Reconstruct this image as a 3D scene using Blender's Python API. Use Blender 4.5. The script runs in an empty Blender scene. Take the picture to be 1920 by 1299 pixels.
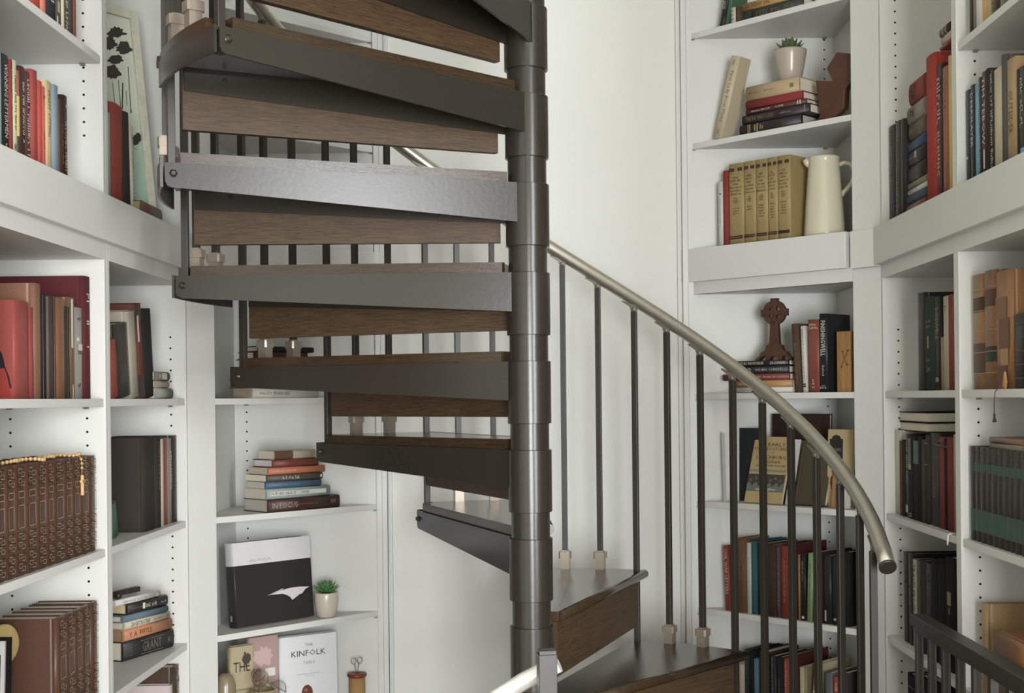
import bpy, bmesh, math, random
from mathutils import Matrix, Vector
random.seed(7)
scene = bpy.context.scene
COL = scene.collection
R = math.radians
E = 1.55                                   # eye height above the floor

# ------------------------------------------------------------------ camera
F, CX, CY, ROLL = 2376.0, 1010.0, 746.7, 0.0105
cam_data = bpy.data.cameras.new('camera')
cam_data.sensor_fit = 'HORIZONTAL'
cam_data.sensor_width = 36.0
cam_data.lens = 36.0 * F / 1920.0
cam_data.shift_x = -(CX - 960.0) / 1920.0
cam_data.shift_y = (CY - 649.5) / 1920.0
cam_data.clip_start = 0.02
cam = bpy.data.objects.new('camera', cam_data)
COL.objects.link(cam)
c_, s_ = math.cos(ROLL), math.sin(ROLL)
cam.matrix_world = Matrix(((c_, s_, 0, 0), (0, 0, -1, 0), (-s_, c_, 0, E), (0, 0, 0, 1)))
scene.camera = cam

# ------------------------------------------------------------------ view + light
scene.view_settings.view_transform = 'Standard'
scene.view_settings.look = 'None'
scene.view_settings.gamma = 1.0
scene.view_settings.use_curve_mapping = False
scene.view_settings.exposure = -0.27
world = bpy.data.worlds.new('sky')
scene.world = world
world.use_nodes = True
bg = world.node_tree.nodes['Background']
bg.inputs[0].default_value = (0.80, 0.90, 1.0, 1)
bg.inputs[1].default_value = 1.0

def area(name, loc, target, sx, sy, power, color):
    l = bpy.data.lights.new(name, 'AREA')
    l.shape = 'RECTANGLE'; l.size = sx; l.size_y = sy
    l.energy = power; l.color = color
    o = bpy.data.objects.new(name, l)
    COL.objects.link(o)
    o.location = loc
    d = Vector(target) - Vector(loc)
    o.rotation_euler = d.to_track_quat('-Z', 'Y').to_euler()
    return o
area('daylight_right', (3.42, -2.35, 2.00), (-1.0, 3.2, 1.55), 1.6, 2.9, 430, (0.95, 0.975, 1.0))
area('daylight_front', (0.75, -3.45, 1.25), (-0.1, 3.6, 1.05), 1.5, 2.0, 380, (0.95, 0.975, 1.0))

# ------------------------------------------------------------------ helpers
def lin(c):
    if isinstance(c, str):
        c = [int(c[i:i+2], 16) / 255.0 for i in (0, 2, 4)]
    return tuple(((v / 12.92) if v <= 0.04045 else ((v + 0.055) / 1.055) ** 2.4) for v in c)

def new_mat(name):
    m = bpy.data.materials.new(name); m.use_nodes = True
    nt = m.node_tree
    return m, nt, nt.nodes['Principled BSDF']

def noise_bump(nt, b, scale, strength, dist=0.002, stretch=None):
    tc = nt.nodes.new('ShaderNodeTexCoord')
    mp = nt.nodes.new('ShaderNodeMapping')
    if stretch: mp.inputs['Scale'].default_value = stretch
    n = nt.nodes.new('ShaderNodeTexNoise'); n.inputs['Scale'].default_value = scale; n.inputs['Detail'].default_value = 4
    bp = nt.nodes.new('ShaderNodeBump'); bp.inputs['Strength'].default_value = strength; bp.inputs['Distance'].default_value = dist
    nt.links.new(tc.outputs['Object'], mp.inputs[0]); nt.links.new(mp.outputs[0], n.inputs['Vector'])
    nt.links.new(n.outputs[0], bp.inputs['Height']); nt.links.new(bp.outputs[0], b.inputs['Normal'])
    return n

def plain(name, col, rough=0.5, spec=0.5, metal=0.0, scale=60, bump=0.05, vary=0.06):
    m, nt, b = new_mat(name)
    c = lin(col)
    n = noise_bump(nt, b, scale, bump)
    mx = nt.nodes.new('ShaderNodeMixRGB')
    mx.inputs[1].default_value = (*[v * (1 - vary) for v in c], 1)
    mx.inputs[2].default_value = (*[min(1, v * (1 + vary)) for v in c], 1)
    nt.links.new(n.outputs[0], mx.inputs[0]); nt.links.new(mx.outputs[0], b.inputs['Base Color'])
    b.inputs['Roughness'].default_value = rough
    b.inputs['Specular IOR Level'].default_value = spec
    b.inputs['Metallic'].default_value = metal
    return m

def wood(name, c1, c2, rough=0.35, scale=1.0, stretch=(1, 14, 14), spec=0.5):
    m, nt, b = new_mat(name)
    tc = nt.nodes.new('ShaderNodeTexCoord'); mp = nt.nodes.new('ShaderNodeMapping')
    mp.inputs['Scale'].default_value = stretch
    n = nt.nodes.new('ShaderNodeTexNoise'); n.inputs['Scale'].default_value = 7 * scale; n.inputs['Detail'].default_value = 6
    n.inputs['Distortion'].default_value = 0.6
    n2 = nt.nodes.new('ShaderNodeTexNoise'); n2.inputs['Scale'].default_value = 40 * scale; n2.inputs['Detail'].default_value = 3
    r = nt.nodes.new('ShaderNodeValToRGB')
    r.color_ramp.elements[0].position = 0.35; r.color_ramp.elements[0].color = (*lin(c1), 1)
    r.color_ramp.elements[1].position = 0.68; r.color_ramp.elements[1].color = (*lin(c2), 1)
    mx = nt.nodes.new('ShaderNodeMath'); mx.operation = 'MULTIPLY_ADD'; mx.inputs[1].default_value = 0.45
    bp = nt.nodes.new('ShaderNodeBump'); bp.inputs['Strength'].default_value = 0.15; bp.inputs['Distance'].default_value = 0.001
    nt.links.new(tc.outputs['Object'], mp.inputs[0])
    nt.links.new(mp.outputs[0], n.inputs['Vector']); nt.links.new(mp.outputs[0], n2.inputs['Vector'])
    ms = nt.nodes.new('ShaderNodeMath'); ms.operation = 'MULTIPLY'; ms.inputs[1].default_value = 0.6
    nt.links.new(n.outputs[0], ms.inputs[0])
    nt.links.new(n2.outputs[0], mx.inputs[0]); nt.links.new(ms.outputs[0], mx.inputs[2])
    nt.links.new(mx.outputs[0], r.inputs[0]); nt.links.new(r.outputs[0], b.inputs['Base Color'])
    nt.links.new(n2.outputs[0], bp.inputs['Height']); nt.links.new(bp.outputs[0], b.inputs['Normal'])
    b.inputs['Roughness'].default_value = rough
    b.inputs['Specular IOR Level'].default_value = spec
    return m

def by_object_colour(name, rough, bump, scale, vary=0.1, spec=0.4, stretch=None):
    """procedural surface whose tint is the object's own colour (one surface, many bindings)"""
    m, nt, b = new_mat(name)
    oi = nt.nodes.new('ShaderNodeObjectInfo')
    n = noise_bump(nt, b, scale, bump, 0.0006, stretch)
    ml = nt.nodes.new('ShaderNodeMath'); ml.operation = 'MULTIPLY_ADD'
    ml.inputs[1].default_value = 2 * vary; ml.inputs[2].default_value = 1 - vary
    nt.links.new(n.outputs[0], ml.inputs[0])
    mx = nt.nodes.new('ShaderNodeVectorMath'); mx.operation = 'SCALE'
    nt.links.new(oi.outputs['Color'], mx.inputs[0]); nt.links.new(ml.outputs[0], mx.inputs['Scale'])
    nt.links.new(mx.outputs[0], b.inputs['Base Color'])
    b.inputs['Roughness'].default_value = rough
    b.inputs['Specular IOR Level'].default_value = spec
    return m

WHITE = plain('white_paint', 'd0d0ca', 0.42, 0.4, scale=25, bump=0.03, vary=0.015)
ROOMPAINT = plain('warm_grey_paint', 'b4b0a6', 0.6, 0.3, scale=30, bump=0.03, vary=0.015)
WALL = plain('wall_paint', 'dbdbd3', 0.55, 0.3, scale=30, bump=0.03, vary=0.015)
STEEL = plain('hammered_dark_paint', '2e2a23', 0.25, 0.5, scale=90, bump=0.07, vary=0.10)
BAR = plain('satin_dark_paint', '2e2923', 0.4, 0.5, scale=90, bump=0.06, vary=0.10)
PEWTER = plain('brushed_pewter_tube', 'c2bcae', 0.34, 0.5, metal=0.85, scale=40, bump=0.05, vary=0.12)
BRKT = plain('bracket_metal', '7d766a', 0.4, 0.5, metal=0.4)
SHOE = plain('champagne_metal', '968a7c', 0.33, 0.5, metal=0.45, scale=60, bump=0.04, vary=0.05)
TREAD = wood('stained_oak_tread', '231a12', '463626', 0.13, 2.2, (1.0, 26, 26))
BOARD = wood('stained_oak_riser', '2a2017', '5a4630', 0.5, 2.2, (1.0, 26, 26), 0.3)
FLOORM = wood('floor_planks', '5a4632', '80684c', 0.4, 0.6)
DARK = plain('dark_hole', '1b1a18', 0.9, 0.1)
PEGM = plain('shelf_peg_metal', '8a7a66', 0.4, 0.5, metal=0.6)
CLOTH = by_object_colour('book_cloth', 0.8, 0.25, 900, 0.12, 0.15)
JACKET = by_object_colour('book_jacket', 0.42, 0.04, 120, 0.05, 0.3)
LEATHER = by_object_colour('book_leather', 0.42, 0.35, 220, 0.22, 0.4)
PAPER = by_object_colour('book_pages', 0.8, 0.5, 500, 0.08, 0.1, (1, 0.15, 1))
INK = by_object_colour('printed_ink', 0.5, 0.0, 50, 0.04, 0.3)
GLAZE = by_object_colour('glazed_ceramic', 0.22, 0.03, 30, 0.03, 0.5)

class MB:
    """collects vertices and faces, then becomes one mesh object"""
    def __init__(self): self.v = []; self.f = []; self.sm = []
    def add(self, vs, fs, smooth=False, M=None):
        k = len(self.v)
        for p in vs:
            self.v.append(tuple(M @ Vector(p)) if M else tuple(p))
        for f in fs:
            self.f.append([i + k for i in f]); self.sm.append(smooth)
        return self
    def box(self, x0, x1, y0, y1, z0, z1, M=None):
        vs = [(x, y, z) for z in (z0, z1) for y in (y0, y1) for x in (x0, x1)]
        return self.add(vs, [(0, 2, 3, 1), (4, 5, 7, 6), (0, 1, 5, 4), (2, 6, 7, 3), (0, 4, 6, 2), (1, 3, 7, 5)], M=M)
    def prism(self, poly, z0, z1, M=None, smooth=False):
        n = len(poly)
        a = sum(poly[i][0] * poly[(i + 1) % n][1] - poly[(i + 1) % n][0] * poly[i][1] for i in range(n))
        if a < 0: poly = list(reversed(poly))
        vs = [(x, y, z0) for x, y in poly] + [(x, y, z1) for x, y in poly]
        self.add(vs, [list(range(n))[::-1], list(range(n, 2 * n))], False, M)
        k = len(self.v) - 2 * n
        for i in range(n):
            j = (i + 1) % n
            self.f.append([k + i, k + j, k + n + j, k + n + i]); self.sm.append(smooth)
        return self
    def lathe(self, prof, n=24, M=None, smooth=True, cap=True):
        vs = []; fs = []
        for r, z in prof:
            for i in range(n):
                a = 2 * math.pi * i / n
                vs.append((r * math.cos(a), r * math.sin(a), z))
        for k in range(len(prof) - 1):
            for i in range(n):
                j = (i + 1) % n
                fs.append((k * n + i, k * n + j, (k + 1) * n + j, (k + 1) * n + i))
        self.add(vs, fs, smooth, M)
        if cap:
            k = len(self.v) - len(vs)
            if prof[0][0] > 1e-5: self.f.append([k + i for i in range(n)][::-1]); self.sm.append(False)
            if prof[-1][0] > 1e-5: self.f.append([k + (len(prof) - 1) * n + i for i in range(n)]); self.sm.append(False)
        return self
    def tube(self, pts, r, n=10, M=None, closed=False):
        pts = [Vector(p) for p in pts]; m = len(pts)
        rs = r if isinstance(r, (list, tuple)) else [r] * m
        vs = []; fs = []; up = None
        for i, p in enumerate(pts):
            if closed: t = pts[(i + 1) % m] - pts[i - 1]
            else: t = pts[min(i + 1, m - 1)] - pts[max(i - 1, 0)]
            t.normalize()
            if up is None:
                up = Vector((0, 0, 1)) if abs(t.z) < 0.9 else Vector((1, 0, 0))
            a = up - t * up.dot(t); a.normalize(); up = a
            b = t.cross(a)
            for k in range(n):
                w = 2 * math.pi * k / n
                q = p + (a * math.cos(w) + b * math.sin(w)) * rs[i]
                vs.append(tuple(q))
        seg = m if closed else m - 1
        for i in range(seg):
            i2 = (i + 1) % m
            for k in range(n):
                k2 = (k + 1) % n
                fs.append((i * n + k, i * n + k2, i2 * n + k2, i2 * n + k))
        self.add(vs, fs, True, M)
        if not closed:
            k0 = len(self.v) - len(vs)
            self.f.append([k0 + k for k in range(n)][::-1]); self.sm.append(False)
            self.f.append([k0 + (m - 1) * n + k for k in range(n)]); self.sm.append(False)
        return self
    def ball(self, c, r, n=8, sz=1.0, M=None):
        prof = []
        h = max(4, n // 2 + 1)
        for i in range(h + 1):
            a = -math.pi / 2 + math.pi * i / h
            prof.append((max(1e-6, r * math.cos(a)), r * sz * math.sin(a)))
        T = Matrix.Translation(c)
        return self.lathe(prof, n, (M @ T) if M else T, True, False)
    def mesh(self, name, mat):
        me = bpy.data.meshes.new(name)
        me.from_pydata(self.v, [], self.f)
        me.polygons.foreach_set('use_smooth', self.sm)
        if mat: me.materials.append(mat)
        me.validate(); me.update()
        return me
    def build(self, name, mat, parent=None, M=None, color=None, bevel=0.0):
        o = bpy.data.objects.new(name, self.mesh(name, mat))
        COL.objects.link(o)
        if parent: o.parent = parent
        if M is not None: o.matrix_local = M
        if color is not None: o.color = (*color, 1)
        if bevel:
            b = o.modifiers.new('bevel', 'BEVEL'); b.width = bevel; b.segments = 2; b.limit_method = 'ANGLE'; b.angle_limit = R(40)
        return o

LABELS = {}
def tag(o, label, cat, group=None):
    if group is None or label not in LABELS: pass
    LABELS.setdefault(label, []).append(o.name)
    o['label'] = label; o['category'] = cat
    if group: o['group'] = group
    return o
def empty(name, M=None, loc=None):
    o = bpy.data.objects.new(name, None); COL.objects.link(o)
    o.empty_display_size = 0.05
    if M is not None: o.matrix_world = M
    if loc is not None: o.location = loc
    return o
def struct(name, mb, mat, bevel=0.0):
    o = mb.build(name, mat, bevel=bevel); o['kind'] = 'structure'; return o

def ray(px, py):
    a = px - CX; b = py - CY
    return ((a - ROLL * b) / (1 + ROLL * ROLL) / F, -(b + ROLL * a) / (1 + ROLL * ROLL) / F)
class Front:
    """vertical face of a run of shelving: origin p0, direction u (left to right), inward normal n"""
    def __init__(self, p0, u):
        l = math.hypot(*u); self.p0 = p0; self.u = (u[0] / l, u[1] / l); self.n = (-self.u[1], self.u[0])
    def hit(self, px, py, inset=0.0):
        dx, dz = ray(px, py)
        ox = self.p0[0] + self.n[0] * inset; oy = self.p0[1] + self.n[1] * inset
        # t*(dx,1) = o + s*u
        ux, uy = self.u
        det = dx * (-uy) - 1 * (-ux)
        t = (ox * (-uy) - oy * (-ux)) / det
        s = (t * dx - ox) * ux + (t - oy) * uy
        return s, t * dz + E
    def at(self, s, inset, z):
        return Vector((self.p0[0] + self.u[0] * s + self.n[0] * inset, self.p0[1] + self.u[1] * s + self.n[1] * inset, z))
    def M(self, s, inset, z, rot=0.0):
        ux, uy = self.u; nx, ny = self.n
        m = Matrix(((ux, nx, 0, 0), (uy, ny, 0, 0), (0, 0, 1, 0), (0, 0, 0, 1)))
        return Matrix.Translation(self.at(s, inset, z)) @ m @ Matrix.Rotation(R(rot), 4, 'Z')
LF = Front((-1.02, 0.0), (0, 1))
RF = Front((1.00, 0.0), (0, -1))
A_L, B_L = (-0.961, 3.766), (-0.537, 4.190)        # left corner unit, near post -> back wall
A_R, B_R = (0.515, 4.190), (0.9375, 3.7675)        # right corner unit, back wall -> near post
LD = Front(A_L, (1, 1))
RD = Front(A_R, (1, -1))
WD = 0.598                                          # width of a corner unit's front
SH = [z + E for z in (-1.40, -1.05, -0.697, -0.344, 0.0095, 0.4865, 0.836, 1.200)]   # shelf tops
S_BASE, S2, S4, S3, S1, SF, S5, S6 = SH
ST = 0.0185
ZT = 2.0 + E

# ------------------------------------------------------------------ room shell
struct('floor', MB().box(-1.45, 3.3, -3.3, 4.4, -0.06, 0.0), FLOORM)
struct('ceiling', MB().box(-1.45, 3.3, -3.3, 4.4, ZT + 0.25, ZT + 0.31), WALL)
struct('wall_back', MB().box(-0.50, 0.48, 4.20, 4.30, 0, ZT + 0.25), WALL)
struct('wall_left', MB().box(-1.42, -1.33, -3.3, 4.4, 0, ZT + 0.25), WALL)
struct('wall_right', MB().prism([(1.31, 4.4), (1.31, 1.75), (3.2, 1.75), (3.2, 1.85), (1.40, 1.85), (1.40, 4.4)], 0, ZT + 0.25), WALL)
w = MB()
for y0, y1, z0, z1 in ((-3.3, -3.2, 0, ZT + .25), (-1.5, 1.85, 0, ZT + .25), (-3.2, -1.5, 0, .5), (-3.2, -1.5, 3.5, ZT + .25)):
    w.box(3.2, 3.3, y0, y1, z0, z1)
struct('wall_far_right', w, ROOMPAINT)
w = MB()
for y0, y1, z0, z1 in ((-3.2, -3.16, .5, 3.5), (-1.54, -1.5, .5, 3.5), (-3.16, -1.54, .5, .55), (-3.16, -1.54, 3.45, 3.5)):
    w.box(3.22, 3.27, y0, y1, z0, z1)
struct('window_2', w, WHITE)
w = MB()
for x0, x1, z0, z1 in ((-1.42, -0.05, 0, ZT + .25), (1.55, 3.3, 0, ZT + .25), (-0.05, 1.55, 0, 0.2), (-0.05, 1.55, 2.3, ZT + .25)):
    w.box(x0, x1, -3.30, -3.20, z0, z1)
struct('wall_front', w, ROOMPAINT)
w = MB()
for x0, x1, z0, z1 in ((-.05, 0, .2, 2.3), (1.5, 1.55, .2, 2.3), (0, 1.5, .2, .26), (0, 1.5, 2.24, 2.3)):
    w.box(x0, x1, -3.27, -3.22, z0, z1)
struct('window_1', w, WHITE)
# narrow casings where the corner units meet the back wall
struct('trim_1', MB().box(-0.519, -0.503, 4.178, 4.21, 0, ZT + .2), WHITE)
struct('trim_2', MB().box(-0.497, -0.488, 4.185, 4.21, 0, ZT + .2), WHITE)
struct('trim_3', MB().box(0.480, 0.497, 4.178, 4.21, 0, ZT + .2), WHITE)
struct('trim_4', MB().box(0.464, 0.473, 4.185, 4.21, 0, ZT + .2), WHITE)
# fillers between the straight runs and the corner units
def filler(name, p, q, z0, z1, proud=0.0):
    d = Vector((q[0] - p[0], q[1] - p[1])); L = d.length; d.normalize(); n = Vector((-d.y, d.x))
    P = [Vector(p) - n * proud, Vector(q) - n * proud, Vector(q) + n * 0.02, Vector(p) + n * 0.02]
    return struct(name, MB().prism([tuple(a) for a in P], z0, z1), WHITE, 0.0015)
filler('trim_5', (-1.02, 3.680), A_L, 0, SF - 0.112)
filler('trim_6', (-1.02, 3.680), A_L, SF - 0.001, ZT)
filler('trim_7', (-1.02, 3.680), A_L, SF - 0.112, SF - 0.001, 0.012)
filler('trim_8', B_R, (1.0, 3.690), 0, SF - 0.112)
filler('trim_9', B_R, (1.0, 3.690), SF - 0.001, ZT)
filler('trim_10', B_R, (1.0, 3.690), SF - 0.112, SF - 0.001, 0.012)
# proud fascia boards half way up
FZ0, FZ1 = SF - 0.109, SF
struct('trim_11', MB().box(-1.06, -1.000, 1.9, 3.672, FZ0, FZ1), WHITE, 0.002)
struct('trim_12', MB().box(0.980, 1.04, 1.9, 3.682, FZ0, FZ1), WHITE, 0.002)
def diag_fascia(name, fr, s0, s1):
    m = MB(); m.box(s0, s1, -0.02, 0.012, FZ0, FZ1)
    M = fr.M(0, 0, 0)
    m.v = [tuple(M @ Vector(p)) for p in m.v]
    return struct(name, m, WHITE, 0.002)
diag_fascia('trim_13', LD, 0.012, WD + 0.045)
diag_fascia('trim_14', RD, -0.045, WD - 0.012)

# ------------------------------------------------------------------ bookcases
def pin_holes(cols, zs, facing, parent):
    """little drilled holes; cols = list of (x, y); facing = unit vector out of the panel"""
    m = MB(); n = Vector((facing[0], facing[1], 0)); t = Vector((-n.y, n.x, 0))
    for x, y in cols:
        for z in zs:
            c = Vector((x, y, z)) + n * 0.0006
            vs = [c + (t * math.cos(a) + Vector((0, 0, 1)) * math.sin(a)) * 0.0030 for a in [2 * math.pi * i / 7 for i in range(7)]]
            b = [v - n * 0.004 for v in vs]
            fs = [list(range(7))] + [[i, (i + 1) % 7, 7 + (i + 1) % 7, 7 + i] for i in range(7)]
            m.add(vs + b, fs)
    o = m.build('pin_hole', DARK, parent); o['kind'] = 'stuff'
HOLE_Z = [E - 1.38 + 0.032 * i for i in range(50) if -1.38 + 0.032 * i < 0.20] + [E + 0.63 + 0.032 * i for i in range(30)]
def straight_unit(name, label, fr, s0, s1, depth, hole_side, shelves):
    t = empty(name, loc=fr.at((s0 + s1) / 2, 0, 0))
    t.matrix_world = Matrix.Translation(fr.at(0, 0, 0)) @ fr.M(0, 0, 0).to_3x3().to_4x4()
    p = 0.0175
    for a in (s0, s1 - p):
        MB().box(a, a + p, 0, depth, 0, ZT).build('side_panel', WHITE, t, bevel=0.001)
    MB().box(s0 + p, s1 - p, depth - 0.008, depth, 0, ZT).build('back_panel', WHITE, t)
    MB().box(s0 + p, s1 - p, 0.0, 0.02, SF - ST - 0.130, SF - ST - 0.088).build('top_rail', WHITE, t)
    MB().box(s0 + p, s1 - p, 0.02, depth - 0.008, SF - ST - 0.130, SF - ST - 0.115).build('top_panel', WHITE, t)
    MB().box(s0 + p, s1 - p, 0.0, 0.02, 0, S_BASE - ST).build('plinth', WHITE, t)
    for z in shelves:
        d0 = 0.004 if z != SF else 0.006
        MB().box(s0 + p, s1 - p, d0, depth - 0.008, z - ST, z).build('shelf', WHITE, t, bevel=0.0012)
        if z in (S_BASE, SF): continue
        # shelf pegs on the panel that shows
        y = s1 - p if hole_side > 0 else s0 + p
        for d in (0.044, 0.225):
            MB().box(y - 0.012 if hole_side > 0 else y, y if hole_side > 0 else y + 0.012, d - 0.005, d + 0.005, z - ST - 0.005, z - ST).build('shelf_peg', PEGM, t)
    y = s1 - p if hole_side > 0 else s0 + p
    pin_holes([(y, 0.044), (y, 0.225)], HOLE_Z, (-hole_side, 0), t)
    tag(t, label, 'bookcase', 'built-in bookcases around the room')
    return t
ALLS = [S_BASE, S4, S3, S2, S1, SF, S5, S6]
# along LF the local x runs away from the camera, along RF towards it
straight_unit('bookcase', 'white built-in bookcase nearest on the left, with brown gilt sets of books', LF, 2.36, 3.0025, 0.29, 1, [S_BASE, S4, S3, S2, S1, SF, E + 0.817, S6])
straight_unit('bookcase', 'white built-in bookcase at left behind the tall tree picture and the orange book', LF, 3.0025, 3.685, 0.29, 1, [S_BASE, S4, S3, S2, S1, SF])
straight_unit('bookcase', 'white built-in bookcase at right holding the long red book and slanting dark books', RF, -3.69, -3.0275, 0.29, -1, [S_BASE, S4, S3, S2, S1, SF])
straight_unit('bookcase', 'white built-in bookcase nearest on the right, with worn tan leather volumes', RF, -3.0275, -2.36, 0.29, -1, [S_BASE, S4, S3, S2, S1, SF, E + 0.833, S6])
def corner_unit(name, label, P, Q, cx, shelves, holes_x):
    """P and Q: ends of the slanting front; cx: x of the return panel"""
    t = empty(name, loc=((P[0] + Q[0]) / 2, (P[1] + Q[1]) / 2, 0)); o = Vector(t.location)
    yb = 4.190
    near = P if P[1] < Q[1] else Q; back = Q if near is P else P
    def part(nm, m, mat=WHITE, bevel=0.0):
        m.v = [tuple(Vector(v) - o) for v in m.v]
        return m.build(nm, mat, t, bevel=bevel)
    sgn = 1 if back[0] < cx else -1
    part('back_panel', MB().box(min(back[0], cx) , max(back[0], cx), yb, yb + 0.012, 0, ZT))
    part('side_panel', MB().box(min(cx, cx + sgn * .012), max(cx, cx + sgn * .012), near[1] - 0.01, yb + 0.012, 0, ZT))
    part('stile', MB().box(min(back[0], back[0] - sgn * 0.017), max(back[0], back[0] - sgn * 0.017), yb - 0.010, yb + 0.05, 0, ZT))
    d = Vector((near[0] - back[0], near[1] - back[1])).normalized() * 0.004
    nrm = Vector((cx - (P[0] + Q[0]) / 2, yb - (P[1] + Q[1]) / 2)).normalized()
    e = 0.004
    tri = [(back[0] + nrm.x * e, min(yb, back[1] + nrm.y * e)), (near[0] + nrm.x * e, near[1] + nrm.y * e), (cx, near[1] + nrm.y * e), (cx, yb)]
    for z in shelves:
        part('shelf', MB().prism(tri, z - ST, z), bevel=0.001)
    top = [tri[0], tri[1], tri[2], tri[3]]
    part('top_panel', MB().prism(top, SF - ST - 0.130, SF - ST - 0.113))
    u = Vector((near[0] - back[0], near[1] - back[1])).normalized()
    rail = [Vector(back), Vector(near), Vector(near) + nrm * 0.016, Vector(back) + nrm * 0.016]
    part('top_rail', MB().prism([tuple(a) for a in rail], SF - ST - 0.130, SF - ST - 0.088))
    m = MB(); m2 = empty  # holes
    pin_m = [(holes_x, yb)]
    h = MB(); n = Vector((0, -1, 0))
    for z in HOLE_Z:
        c = Vector((holes_x, yb - 0.0006, z))
        vs = [c + Vector((math.cos(a), 0, math.sin(a))) * 0.003 for a in [2 * math.pi * i / 7 for i in range(7)]]
        h.add(vs + [v + Vector((0, .004, 0)) for v in vs], [list(range(7))] + [[i, (i + 1) % 7, 7 + (i + 1) % 7, 7 + i] for i in range(7)])
    ho = part('pin_hole', h, DARK); ho['kind'] = 'stuff'
    for z in shelves:
        if z in (S_BASE, SF): continue
        part('shelf_peg', MB().box(holes_x - .006, holes_x + .006, yb - 0.014, yb, z - ST - .005, z - ST), PEGM)
        part('shelf_peg', MB().box(back[0] + sgn * .003, back[0] + sgn * .012, yb - 0.012, yb - .002, z - ST - .004, z - ST), PEGM)
    tag(t, label, 'bookcase', 'built-in bookcases around the room')
corner_unit('bookcase', 'white corner bookcase at left with the large black and white book standing open to view', A_L, B_L, -1.005, ALLS, -0.966)
corner_unit('bookcase', 'white corner bookcase at right holding the cream pitcher and the brown cross', A_R, B_R, 0.9885, ALLS, 0.956)

# ------------------------------------------------------------------ spiral stair
CXS, CYS = -0.022, 2.997
PSI0, DPSI, RISE, ZP0 = 112.0, 22.34, 0.2082, -0.329 + E
stair = empty('spiral_staircase', loc=(CXS, CYS, 0))
tag(stair, 'dark metal spiral staircase with wooden treads, round centre pole and pewter handrail', 'staircase')
MB().lathe([(0.044, 0.0), (0.044, ZT + .2)], 40).build('center_pole', STEEL, stair)
RO = 0.828
def hub_mesh():
    m = MB()
    for prof, sm in (([(0.0458, -0.2083), (0.0458, -0.1465)], True), ([(0.0458, -0.1465), (0.0507, -0.1465)], False), ([(0.0507, -0.1465), (0.0516, -0.1456)], True),
                     ([(0.0516, -0.1456), (0.0516, -0.0010)], True), ([(0.0516, -0.0010), (0.0508, 0.0)], True), ([(0.0508, 0.0), (0.0440, 0.0)], False)):
        m.lathe(prof, 48, cap=False, smooth=sm)
    # two small grub screw holes on the wide collar
    for a, z in ((60, -0.020), (60, -0.128)):
        c = Vector((0.0517 * math.cos(R(a)), 0.0517 * math.sin(R(a)), z)); t_ = Vector((-math.sin(R(a)), math.cos(R(a)), 0))
        m.add([tuple(c + t_ * (.0028 * math.cos(w)) + Vector((0, 0, .0028 * math.sin(w)))) for w in [2 * math.pi * k / 8 for k in range(8)]], [list(range(8))])
    return m.mesh('sleeve', STEEL)
def pan_mesh():
    """steel tread pan: rear plate, nose plate, rim and deck; local x along the rear edge, origin on the pole axis"""
    m = MB()
    y0, y1 = 0.0285, 0.0345
    # rear plate, deep at the pole, shallow and round cornered at the rim
    prof = [(0.030, 0.0), (0.030, -0.092), (RO - 0.014, -0.051), (RO - 0.004, -0.047), (RO, -0.038), (RO, -0.002), (RO - 0.002, 0.001)]
    vs = [(x, y0, z) for x, z in prof] + [(x, y1, z) for x, z in prof]; n = len(prof)
    m.add(vs, [list(range(n)), list(range(n, 2 * n))[::-1]] + [[(i + 1) % n, i, n + i, n + (i + 1) % n] for i in range(n)])
    # nose plate
    Mn = Matrix.Rotation(R(-19.7), 4, 'Z')
    prof = [(0.045, 0.0), (0.045, -0.088), (0.785, -0.050), (0.785, 0.0)]
    vs = [(x, -0.022, z) for x, z in prof] + [(x, -0.016, z) for x, z in prof]
    m.add(vs, [(0, 1, 2, 3), (7, 6, 5, 4), (1, 0, 4, 5), (2, 1, 5, 6), (3, 2, 6, 7), (0, 3, 7, 4)], M=Mn)
    # rim plate
    a0, a1 = R(-20.6), math.asin(0.030 / 0.835); k = 12; vs = []
    for r in (0.832, 0.838):
        for z in (-0.050, 0.003):
            for i in range(k + 1):
                a = a0 + (a1 - a0) * i / k
                vs.append((r * math.cos(a), r * math.sin(a), z))
    K = k + 1; fs = []
    for i in range(k):
        fs += [(i, K + i, K + i + 1, i + 1), (2 * K + i, 2 * K + i + 1, 3 * K + i + 1, 3 * K + i), (K + i, 3 * K + i, 3 * K + i + 1, K + i + 1), (i, i + 1, 2 * K + i + 1, 2 * K + i)]
    fs += [(0, 2 * K, 3 * K, K), (k, K + k, 3 * K + k, 2 * K + k)]
    m.add(vs, fs)
    # deck
    poly = [(0.045, y0)]
    pn = Mn @ Vector((0.05, -0.016, 0)); poly = [(pn.x, pn.y)]
    for i in range(13):
        a = R(-19.0) + (math.asin(y0 / 0.832) - R(-19.0)) * i / 12
        poly.append((0.832 * math.cos(a), 0.832 * math.sin(a)))
    poly.append((0.05, y0))
    m.prism(poly, -0.006, -0.001)
    return m.mesh('step', STEEL)
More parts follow.
